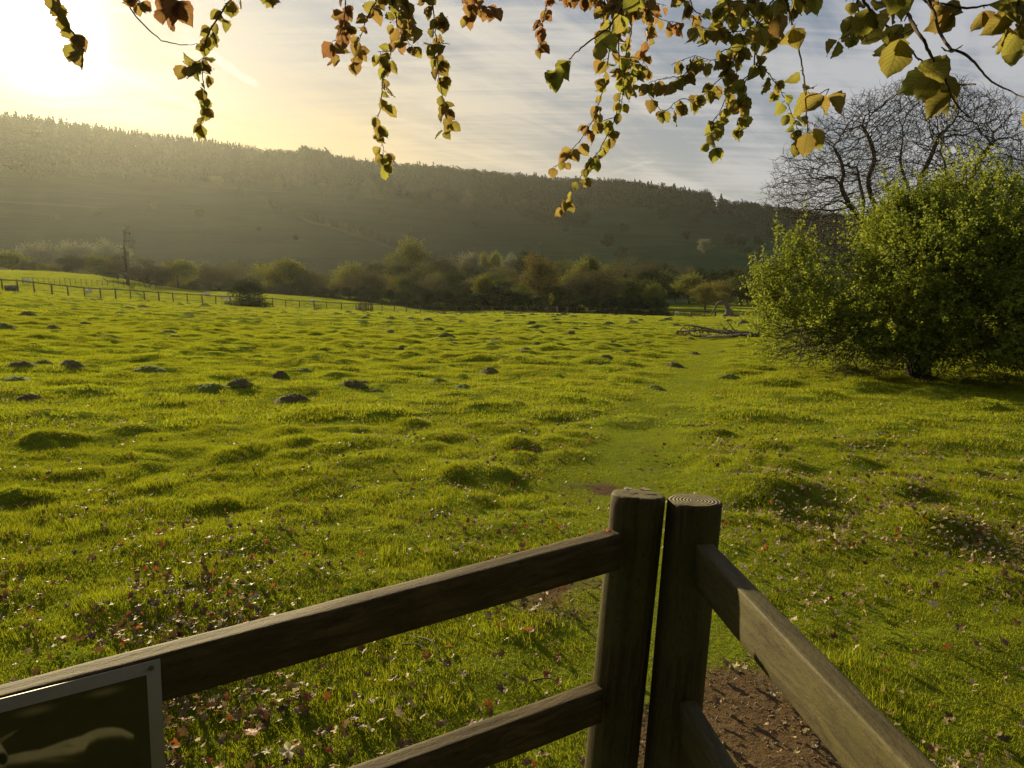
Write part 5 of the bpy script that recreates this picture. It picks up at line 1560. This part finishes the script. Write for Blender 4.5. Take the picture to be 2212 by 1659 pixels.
def beech_twigs():
    rg = np.random.default_rng(77)
    for bi, (pts, r, lpx, cop, dens, subs) in enumerate(TW):
        big_ = lpx >= 70; lpx *= 0.70 if lpx < 55 else 0.70
        if big_: dens *= 0.60; lpx *= 0.93
        if 1260 < pts[0][0] < 1765: dens *= 0.72
        Jw = Join(); LB_, LD, LU, LL, LW, LC, LF, LT = ([] for _ in range(8))
        def run(pp, r0, rr_, thick, is_sub=False, den=1.0, P_override=None):
            P = [Vector(at_r(u, v, r0 + 0.12 * math.sin(i * 1.3 + bi))) for i, (u, v) in enumerate(pp)] if P_override is None else P_override
            c = [np.array(p) for p in bez(P, max(12, int(len(P) * 5)))]
            c = [p + rg.normal(0, .00045 * r0, 3) for p in c]
            th = np.linspace(thick, .0009, len(c))
            V_, F_, T_ = curve_tube(np.array(c) - BO, th, 6); Jw.add(V_, F_, T_)
            if lpx <= 0 or den <= 0: return
            Ls = lpx / FPX * r0
            # walk along and set a cluster every so often
            seg = np.array([np.linalg.norm(c[i + 1] - c[i]) for i in range(len(c) - 1)]); cum = np.concatenate([[0], np.cumsum(seg)])
            gap = Ls * .95 / max(den * dens, .05); s = gap * .4
            while s < cum[-1] + gap * .2:
                ss = min(s, cum[-1]); i = min(np.searchsorted(cum, ss), len(c) - 1); i = max(i, 1)
                f = (ss - cum[i - 1]) / max(seg[i - 1], 1e-6); p = c[i - 1] * (1 - f) + c[i] * f
                tg = c[i] - c[i - 1]; tg = tg / np.linalg.norm(tg)
                sidev = rand_dirs(1, rg)[0]; sidev[2] *= .3
                # short spur
                q = p + sidev * Ls * rg.uniform(.1, .45) + np.array([0, 0, -1]) * Ls * .12
                V_, F_ = seg_tubes([p - BO], [q - BO], [.0011], [.0008], 4); Jw.add(V_, F_)
                for _ in range(rg.choice([1, 2, 3], p=[.35, .45, .2]) if lpx < 70 else rg.integers(1, 3)):
                    d = np.array([rg.normal(0, .55), rg.normal(0, .55), -1.0 + rg.normal(0, .35)]) + sidev * .35; d /= np.linalg.norm(d)
                    upv = np.array([rg.normal(0, .6), -1.0 + rg.normal(0, .45), rg.normal(0.2, .4)])
                    lb = q + d * .004
                    if not is_sub and s < 0: continue
                    L0 = Ls * rg.uniform(.72, 1.18)
                    LB_.append(lb); LD.append(d); LU.append(upv); LL.append(L0); LW.append(L0 * rg.uniform(.66, .86)); LC.append(rg.normal(.15, .26)); LF.append(rg.uniform(.0, .75))
                    LT.append(np.clip(rg.normal(cop, .22), 0, 1))
                s += gap * rg.uniform(.7, 1.3)
        pts = [(pts[0][0] + 40 * math.sin(bi * 2.1), -420)] + pts
        run(pts, r, 0, .0028 if lpx < 55 else .0034)
        for sp, dn in subs: run(sp, r, 0, .0016, True, dn)
        br = obj('branch', Jw.mesh('branch', M_twig, True), beech)
        if LB_:
            V_, F_, t_, uv = leaf_batch(*[np.array(a) for a in (LB_, LD, LU, LL, LW, LC, LF, LT)])
            J = Join(); J.add(V_ - BO, F_, tint=t_, uv=uv)
            obj('foliage', J.mesh('foliage', M_beech, True, True), br)
beech_twigs()
# the beech itself: trunk behind the viewer, limb overhead and the low leafy roof that shades the fence
def beech_body():
    rg = np.random.default_rng(5)
    tr = [BO + [0, 0, -.4], BO + [0, 0, .6], BO + [.05, 0, 2.5], BO + [0, .1, 5.0], BO + [-.3, .1, 9]]
    c = [np.array(p) - BO for p in bez([Vector(p) for p in tr], 24)]
    V_, F_, T_ = curve_tube(c, np.interp(np.linspace(0, 1, len(c)), [0, .08, .5, 1], [.62, .42, .36, .15]), 20)
    J = Join(); J.add(V_, F_, T_)
    obj('trunk', J.mesh('trunk', bark_mat('beech_bark', (.12, .11, .09), (.24, .22, .18), 6), True), beech)
    for k, (e, z) in enumerate([((-1.8, 1.7), 3.3), ((0.2, 2.3), 3.2), ((1.9, 2.6), 3.0), ((-2.4, -.6), 3.6), ((-1.0, -5), 4), ((4.5, -4.5), 4), ((5.5, 0), 3.6)]):
        a = np.array([0, 0, 3.2 + k * .15]); b = np.array([e[0] - BO[0], e[1] - BO[1], z - BO[2]])
        m_ = (a + b) / 2 + [0, 0, .7]
        c = [np.array(p) for p in bez([Vector(a), Vector(m_), Vector(b)], 16)]
        V_, F_, T_ = curve_tube(c, np.linspace(.12, .012, len(c)), 10)
        J = Join(); J.add(V_, F_, T_); obj('limb', J.mesh('limb', M_twig, True), beech)
    n = 26000
    X_ = rg.uniform(-8, 10, n * 2); Y_ = rg.uniform(-10, 2.2, n * 2)
    # underside of the crown: high in front, drooping low at the back
    zl = 3.3 + np.clip((Y_ + 1) * .12, -1, .4) - np.clip(-Y_ - 4, 0, 6) * .52
    Z_ = zl + rg.uniform(0, 1, n * 2) ** 1.5 * 2.2
    ok = (Z_ > .4) & (Y_ < 1.9)
    # keep the roof out of the view above the frame
    dep = Y_ * CP - (Z_ - 1.65) * SP; vv = CV - FPX * (Y_ * SP + (Z_ - 1.65) * CP) / np.maximum(dep, .01)
    ok &= (dep < 0.05) | (vv < -160)
    C = np.stack([X_, Y_, Z_], 1)[ok][:n]
    V_, F_, t_ = leaf_quads(C - BO, rg.normal(0, .5, C.shape) + [0, 0, .8], rg.uniform(.14, .26, len(C)), rg.random(len(C)), rg, .8)
    J = Join(); J.add(V_, F_, tint=t_)
    obj('crown', J.mesh('crown', leaf_mat('beech_shade_leaf', (.05, .045, .012), (.09, .04, .02), .25)), beech)
beech_body()

# ------------------------------------------------------------------ grass
M_grass = leaf_mat('grass_blade', (0.100, 0.132, 0.005), (0.36, 0.365, 0.018), .58, .6, .12)
def patch_mesh(seed, rad, n, h0, h1, wd, segs, lean, straw=.05):
    rg = np.random.default_rng(seed)
    a, q = rg.uniform(0, 6.283, n), np.sqrt(rg.uniform(0, 1, n)) * rad
    bx, by = q * np.cos(a), q * np.sin(a)
    h = rg.uniform(h0, h1, n) * (0.7 + 0.6 * vn(bx / rad * 2 + 5, by / rad * 2 + seed, seed))
    da = rg.uniform(0, 6.283, n); ln = rg.uniform(.15, 1, n) * lean
    w0 = wd * rg.uniform(.6, 1.3, n)
    V_, T_ = [], []
    pa = da + rg.uniform(-1.2, 1.2, n) + math.pi / 2
    for k in range(segs + 1):
        t = k / segs
        cx = bx + np.cos(da) * ln * h * t ** 1.8; cy = by + np.sin(da) * ln * h * t ** 1.8; cz = h * t * (1 - .25 * ln * t) - .012
        ww = w0 * (1 - t) ** .7 * .5
        if k < segs:
            V_.append(np.stack([cx - np.cos(pa) * ww, cy - np.sin(pa) * ww, cz], 1)); V_.append(np.stack([cx + np.cos(pa) * ww, cy + np.sin(pa) * ww, cz], 1))
        else: V_.append(np.stack([cx, cy, cz], 1))
    nv = len(V_)
    V_ = np.stack(V_, 1).reshape(-1, 3)
    b = (np.arange(n) * nv)[:, None]
    F4 = np.concatenate([b + np.array([[2 * k, 2 * k + 1, 2 * k + 3, 2 * k + 2]]) for k in range(segs - 1)]) if segs > 1 else np.zeros((0, 4), int)
    F3 = b + np.array([[2 * segs - 2, 2 * segs - 1, 2 * segs]])
    tint = np.repeat(np.clip(rg.beta(2, 2.2, n), 0, 1), nv)
    return mk_mesh('grass_patch', V_, [F4, F3], M_grass, False, {'tint': ('POINT', tint)})
def scatter(name, protos, P, rotz, scl, idx, label, cat, nrm=None):
    """one object: instances of the prototype meshes on a cloud of points"""
    col = bpy.data.collections.new(name + '_kinds')
    for i, me in enumerate(protos):
        o = bpy.data.objects.new('%s_kind_%02d' % (name, i), me); col.objects.link(o)
    me = bpy.data.meshes.new(name)
    me.vertices.add(len(P)); me.vertices.foreach_set('co', np.asarray(P, np.float32).ravel())
    for nm, typ, key, arr in (('rot', 'FLOAT_VECTOR', 'vector', rotz), ('scl', 'FLOAT_VECTOR', 'vector', scl)):
        at = me.attributes.new(nm, typ, 'POINT'); at.data.foreach_set(key, np.asarray(arr, np.float32).ravel())
    at = me.attributes.new('kindno', 'INT', 'POINT'); at.data.foreach_set('value', np.asarray(idx, np.int32))
    ob = bpy.data.objects.new(name, me); COL.objects.link(ob)
    ng = bpy.data.node_groups.new(name + '_scatter', 'GeometryNodeTree')
    ng.interface.new_socket('Geometry', in_out='INPUT', socket_type='NodeSocketGeometry')
    ng.interface.new_socket('Geometry', in_out='OUTPUT', socket_type='NodeSocketGeometry')
    N = ng.nodes; Lk = ng.links
    gi, go = N.new('NodeGroupInput'), N.new('NodeGroupOutput')
    m2p = N.new('GeometryNodeMeshToPoints'); iop = N.new('GeometryNodeInstanceOnPoints')
    ci = N.new('GeometryNodeCollectionInfo'); ci.inputs['Collection'].default_value = col
    ci.inputs['Separate Children'].default_value = True; ci.inputs['Reset Children'].default_value = True
    def att(nm, typ):
        a = N.new('GeometryNodeInputNamedAttribute'); a.data_type = typ; a.inputs['Name'].default_value = nm; return a.outputs[0]
    Lk.new(gi.outputs[0], m2p.inputs['Mesh']); Lk.new(m2p.outputs[0], iop.inputs['Points'])
    Lk.new(ci.outputs[0], iop.inputs['Instance']); iop.inputs['Pick Instance'].default_value = True
    Lk.new(att('kindno', 'INT'), iop.inputs['Instance Index'])
    e2r = N.new('FunctionNodeEulerToRotation'); Lk.new(att('rot', 'FLOAT_VECTOR'), e2r.inputs[0]); Lk.new(e2r.outputs[0], iop.inputs['Rotation'])
    Lk.new(att('scl', 'FLOAT_VECTOR'), iop.inputs['Scale'])
    Lk.new(iop.outputs[0], go.inputs[0])
    md = ob.modifiers.new('scatter', 'NODES'); md.node_group = ng
    tag(ob, label, cat, None, 'stuff')
    return ob
gr = np.random.default_rng(8)
near_p = [patch_mesh(i, .085, 190, .015, .044, .0034, 3, .62) for i in range(6)] + [patch_mesh(20 + i, .085, 100, .035, .080, .0042, 3, .75) for i in range(3)]
mid_p = [patch_mesh(40 + i, .26, 330, .022, .062, .0075, 2, .7) for i in range(5)]
far_p = [patch_mesh(60 + i, .85, 420, .04, .085, .026, 1, .7) for i in range(4)]
def ring_points(r0, r1, sp, amax=R(50)):
    """jittered grid of spots inside the sector between two distances"""
    xs = np.arange(-r1, r1, sp); ys = np.arange(-.2, r1, sp)
    X_, Y_ = np.meshgrid(xs, ys); X_ = X_.ravel() + gr.uniform(-.5, .5, X_.size) * sp; Y_ = Y_.ravel() + gr.uniform(-.5, .5, Y_.size) * sp
    if r1 < 10: amax = R(75)
    r = np.hypot(X_, Y_); a = np.arctan2(X_, Y_); ok = (r >= r0) & (r < r1) & (np.abs(a) < amax)
    return X_[ok], Y_[ok]
allP, allR, allS, allI = [], [], [], []
def lay(r0, r1, sp, base_i, n_i, hfun, tuft=None):
    X_, Y_ = ring_points(r0, r1, sp)
    r = np.hypot(X_, Y_); a = np.arctan2(X_, Y_)
    D = np.interp(a, TH, SD)
    ok = r < D + 6
    dm_, pm_ = dirt_mask(X_, Y_), path_mask(X_, Y_)
    ok &= gr.random(len(X_)) > dm_ * 1.25
    X_, Y_, r, pm_, dm_ = X_[ok], Y_[ok], r[ok], pm_[ok], dm_[ok]
    e = .12 if r1 < 12 else (.3 if r1 < 40 else .9)
    Z_ = ground_z(X_, Y_)
    sx = (ground_z(X_ + e, Y_) - ground_z(X_ - e, Y_)) / (2 * e); sy = (ground_z(X_, Y_ + e) - ground_z(X_, Y_ - e)) / (2 * e)
    n = len(X_)
    big = fbm(X_ * .8, Y_ * .8, 51, 3); sm = fbm(X_ * 3.5, Y_ * 3.5, 61, 2)
    h = hfun(big, sm) * (1 - .58 * np.clip(pm_ * 1.2, 0, 1)) * (1 - .6 * dm_)
    # drop patches where molehills stand
    idx = gr.integers(base_i, base_i + n_i, n)
    if tuft is not None: idx = np.where((sm > .63) & (gr.random(n) < .35) & (pm_ < .3), gr.integers(tuft[0], tuft[0] + tuft[1], n), idx)
    keep = np.ones(n, bool)
    for (mx, my, mr) in mh_xy:
        if r0 - 1 < math.hypot(mx, my) < r1 + 1: keep &= ((X_ - mx) ** 2 + (Y_ - my) ** 2) > (mr * .80) ** 2
    rot = np.stack([np.arctan(sy), -np.arctan(sx), np.zeros(n)], 1)
    w_ = gr.uniform(.9, 1.15, n)
    allP.append(np.stack([X_, Y_, Z_], 1)[keep]); allR.append(rot[keep]); allS.append(np.stack([w_ * gr.choice([-1, 1], n), w_, h], 1)[keep]); allI.append(idx[keep])
hf = lambda b, s: np.clip(.85 + (b - .5) * .9 + (s - .5) * 1.3, .55, 1.6)
lay(.7, 8.5, .088, 0, 6, hf, (6, 3))
lay(8.5, 34, .25, 9, 5, lambda b, s: np.clip(.85 + (b - .5) * .8 + (s - .5) * 1.2, .6, 1.5))
lay(34, 200, 1.05, 14, 4, lambda b, s: np.clip(.75 + (b - .5) + (s - .5), .4, 1.5))
scatter('grass', near_p + mid_p + far_p, np.concatenate(allP), np.concatenate(allR), np.concatenate(allS), np.concatenate(allI), 'short sunlit grass of the sheep field', 'grass')

# ------------------------------------------------------------------ fallen leaves
def litter_mat(name, c1, c2, tr=.25):
    return leaf_mat(name, c1, c2, tr, .6, .3)
M_lit = [litter_mat('litter_brown', (.075, .044, .015), (.18, .112, .040)), litter_mat('litter_pale', (.22, .165, .085), (.36, .28, .155)), litter_mat('litter_orange', (.20, .065, .014), (.28, .11, .03), .4)]
def litter_mesh(seed, mat):
    rg = np.random.default_rng(seed); k = 18; an = np.arange(k) * 6.283 / k
    lob = 1 + .28 * np.sin(an * rg.integers(4, 7) + rg.uniform(0, 6)) + .08 * rg.normal(size=k)
    rings = []
    for q in (.35, .7, 1.0):
        x, y = np.cos(an) * q * lob, np.sin(an) * q * .68 * lob
        z = .32 * (x * math.cos(seed) + y * math.sin(seed)) ** 2 + .22 * y * x + .10 * np.sin(an * 5 + seed) * q
        rings.append(np.stack([x, y, z], 1))
    V_ = np.vstack([[[0, 0, 0]]] + rings) * .5
    F3 = [(0, 1 + j, 1 + (j + 1) % k) for j in range(k)]
    F4 = [(1 + i * k + j, 1 + (i + 1) * k + j, 1 + (i + 1) * k + (j + 1) % k, 1 + i * k + (j + 1) % k) for i in range(2) for j in range(k)]
    return mk_mesh('fallen_leaf', V_, [np.array(F3), np.array(F4)], mat, True, {'tint': ('POINT', np.full(len(V_), rg.random()))})
lit_p = [litter_mesh(i, M_lit[0]) for i in range(5)] + [litter_mesh(10 + i, M_lit[1]) for i in range(4)] + [litter_mesh(20 + i, M_lit[2]) for i in range(2)]
def lit_points(n, fn, r0, r1):
    out_ = []
    while len(out_) < n:
        m = 40000
        r = np.sqrt(gr.uniform(r0 ** 2, r1 ** 2, m)); a = gr.uniform(-R(42), R(42), m)
        x, y = r * np.sin(a), r * np.cos(a); ok = gr.random(m) < fn(x, y)
        out_ += list(zip(x[ok], y[ok]))
    return np.array(out_[:n])
def dens(x, y):
    r = np.hypot(x, y)
    cl_ = sstep((fbm(x * 1.3, y * 1.6, 91, 3) - .47) * 6)
    d = .10 + .9 * cl_
    left = np.exp(-((x + 1.5) / 1.0) ** 2 - ((y - 2.7) / 1.0) ** 2)
    low = np.exp(-((x + .55) / .7) ** 2 - ((y - 2.25) / .45) ** 2)
    right = np.exp(-((x - 2.9) / 1.1) ** 2 - ((y - 3.9) / 1.0) ** 2)
    rt2 = .5 * np.exp(-((x - 3.2) / 2.2) ** 2 - ((y - 6) / 2.2) ** 2)
    base = .13 * np.exp(-(y / 7.) ** 2)
    soil_ = .35 * dirt_mask(x, y) * (y < 3.5)
    return np.clip(soil_ + (left * .85 + low * .9 + right * .55 + rt2 * .35) * (d * .85 + .10) + base * (.35 + cl_), 0, 1) * (1 - .7 * path_mask(x, y))
pl_ = lit_points(7500, dens, 1.4, 12)
x, y = pl_[:, 0], pl_[:, 1]; n = len(x)
rr = np.hypot(x, y)
kind = np.where(x > .9, gr.choice([0, 1, 2], n, p=[.40, .55, .05]), gr.choice([0, 1, 2], n, p=[.68, .20, .12]))
idx = np.where(kind == 0, gr.integers(0, 5, n), np.where(kind == 1, gr.integers(5, 9, n), gr.integers(9, 11, n)))
s = gr.uniform(.020, .048, n) * np.where(kind == 1, .85, 1)
z = ground_z(x, y) + gr.uniform(.018, .055, n)
scatter('leaf_litter', lit_p, np.stack([x, y, z], 1), np.stack([gr.normal(0, .5, n), gr.normal(0, .5, n), gr.uniform(0, 6.28, n)], 1), np.stack([s, s, s], 1), idx, 'brown and pale dead leaves lying among the grass in the foreground', 'leaf litter')
# the few big bright leaves that stand out
for (u, v, sz, c, lab) in [(545, 1608, .075, 9, 'large orange-brown leaf behind the lower left rail, right of the sign'), (924, 1448, .045, 10, 'small orange leaf in the grass under the upper left rail'), (1858, 1325, .055, 9, 'single orange leaf on the green grass right of the right rail'),
                           (2070, 1382, .055, 2, 'dark brown leaf standing upright on the bright grass near the right edge'), (2010, 1330, .07, 6, 'large pale crumpled leaf on the grass near the right edge'), (1680, 1273, .05, 7, 'pale leaf in the grass just right of the ringed post'),
                           (135, 1405, .06, 10, 'bright orange leaf above the upper left rail near the left edge'), (350, 1195, .05, 9, 'orange leaf in the grass left of the middle'), (625, 1650, .07, 6, 'large pale leaf at the bottom edge beside the orange one')]:
    p = g_hit(u, v)
    o = obj('fallen_leaf', lit_p[c], None, (p.x, p.y, p.z + .045), (rs.uniform(-.6, .2), rs.uniform(-.4, .4), rs.uniform(0, 6)), (sz, sz, sz))
    tag(o, lab, 'leaf')
# twigs on the grass
for (a, b, lab) in [((870, 1408), (925, 1432), 'crooked dark twig on the grass under the upper left rail'), ((905, 1395), (950, 1440), 'second dark twig on the grass, right of the crooked one'), ((1150, 1490), (1215, 1500), 'short stick in the grass left of the round posts')]:
    p, q = g_hit(*a), g_hit(*b); m_ = (p + q) / 2 + Vector((.01, .02, .03))
    c = [np.array(v) - np.array(p) for v in bez([p + Vector((0, 0, .03)), m_ + Vector((0, 0, .01)), q + Vector((0, 0, .03))], 10)]
    V_, F_, T_ = curve_tube(c, np.linspace(.004, .0018, len(c)), 6); J = Join(); J.add(V_, F_, T_)
    V2, F2 = seg_tubes([c[5]], [c[5] + np.array([.03, .03, .01])], [.0025], [.001], 5); J.add(V2, F2)
    o = obj('twig', J.mesh('twig', M_deadwood, True), None, p); tag(o, lab, 'twig')
# pebbles and clods on the bare soil
def stones():
    rg = np.random.default_rng(3); m, t, o = mat_new('stone')
    principled(t, o, t.mix(t.noise(None, 30, 4), (.16, .11, .07), (.36, .29, .20)), .9, .2)
    protos = []
    for s in range(4):
        V_ = []; k, mm = 10, 6
        for i in range(mm + 1):
            ph = math.pi * i / mm
            for j in range(k): V_.append(np.array([math.sin(ph) * math.cos(j * .628), math.sin(ph) * math.sin(j * .628) * .7, math.cos(ph) * .5]) * .5 * (1 + rg.normal(0, .12)))
        F_ = [(i * k + j, (i + 1) * k + j, (i + 1) * k + (j + 1) % k, i * k + (j + 1) % k) for i in range(mm) for j in range(k)]
        protos.append(mk_mesh('stone', np.array(V_), [np.array(F_)], m, False))
    X_ = rg.uniform(.2, 2.2, 9000); Y_ = rg.uniform(1.0, 4.2, 9000); ok = rg.random(9000) < dirt_mask(X_, Y_) * .55
    X_, Y_ = X_[ok], Y_[ok]; n = len(X_); s = rg.uniform(.003, .012, n) * np.where(rg.random(n) < .04, 2.6, 1)
    scatter('gravel', protos, np.stack([X_, Y_, ground_z(X_, Y_) + s * .2], 1), rg.uniform(0, 6, (n, 3)), np.stack([s, s, s], 1), rg.integers(0, 4, n), 'small stones and clods on the bare red soil beside the posts', 'gravel')
stones()

# ------------------------------------------------------------------ the hazy air
def haze():
    me = bpy.data.meshes.new('haze')
    x, y0, y1, z0, z1 = 2150, -2150, 2150, -110, 210
    vs = [(-x, y0, z0), (x, y0, z0), (x, y1, z0), (-x, y1, z0), (-x, y0, z1), (x, y0, z1), (x, y1, z1), (-x, y1, z1)]
    me.from_pydata(vs, [], [(0, 3, 2, 1), (4, 5, 6, 7), (0, 1, 5, 4), (1, 2, 6, 5), (2, 3, 7, 6), (3, 0, 4, 7)])
    m = bpy.data.materials.new('hazy_air'); m.use_nodes = True; t = NT(m.node_tree); t.n.clear()
    o = t.new('ShaderNodeOutputMaterial'); v = t.new('ShaderNodeVolumePrincipled')
    v.inputs['Color'].default_value = (0.90, 0.93, 0.88, 1); v.inputs['Density'].default_value = 0.000055; v.inputs['Anisotropy'].default_value = 0.66
    t.l.new(v.outputs[0], o.inputs['Volume'])
    me.materials.append(m)
    tag(obj('haze', me), kind='stuff')
haze()
print('objects', len(scene.objects), 'tris', sum(len(m.polygons) for m in bpy.data.meshes))
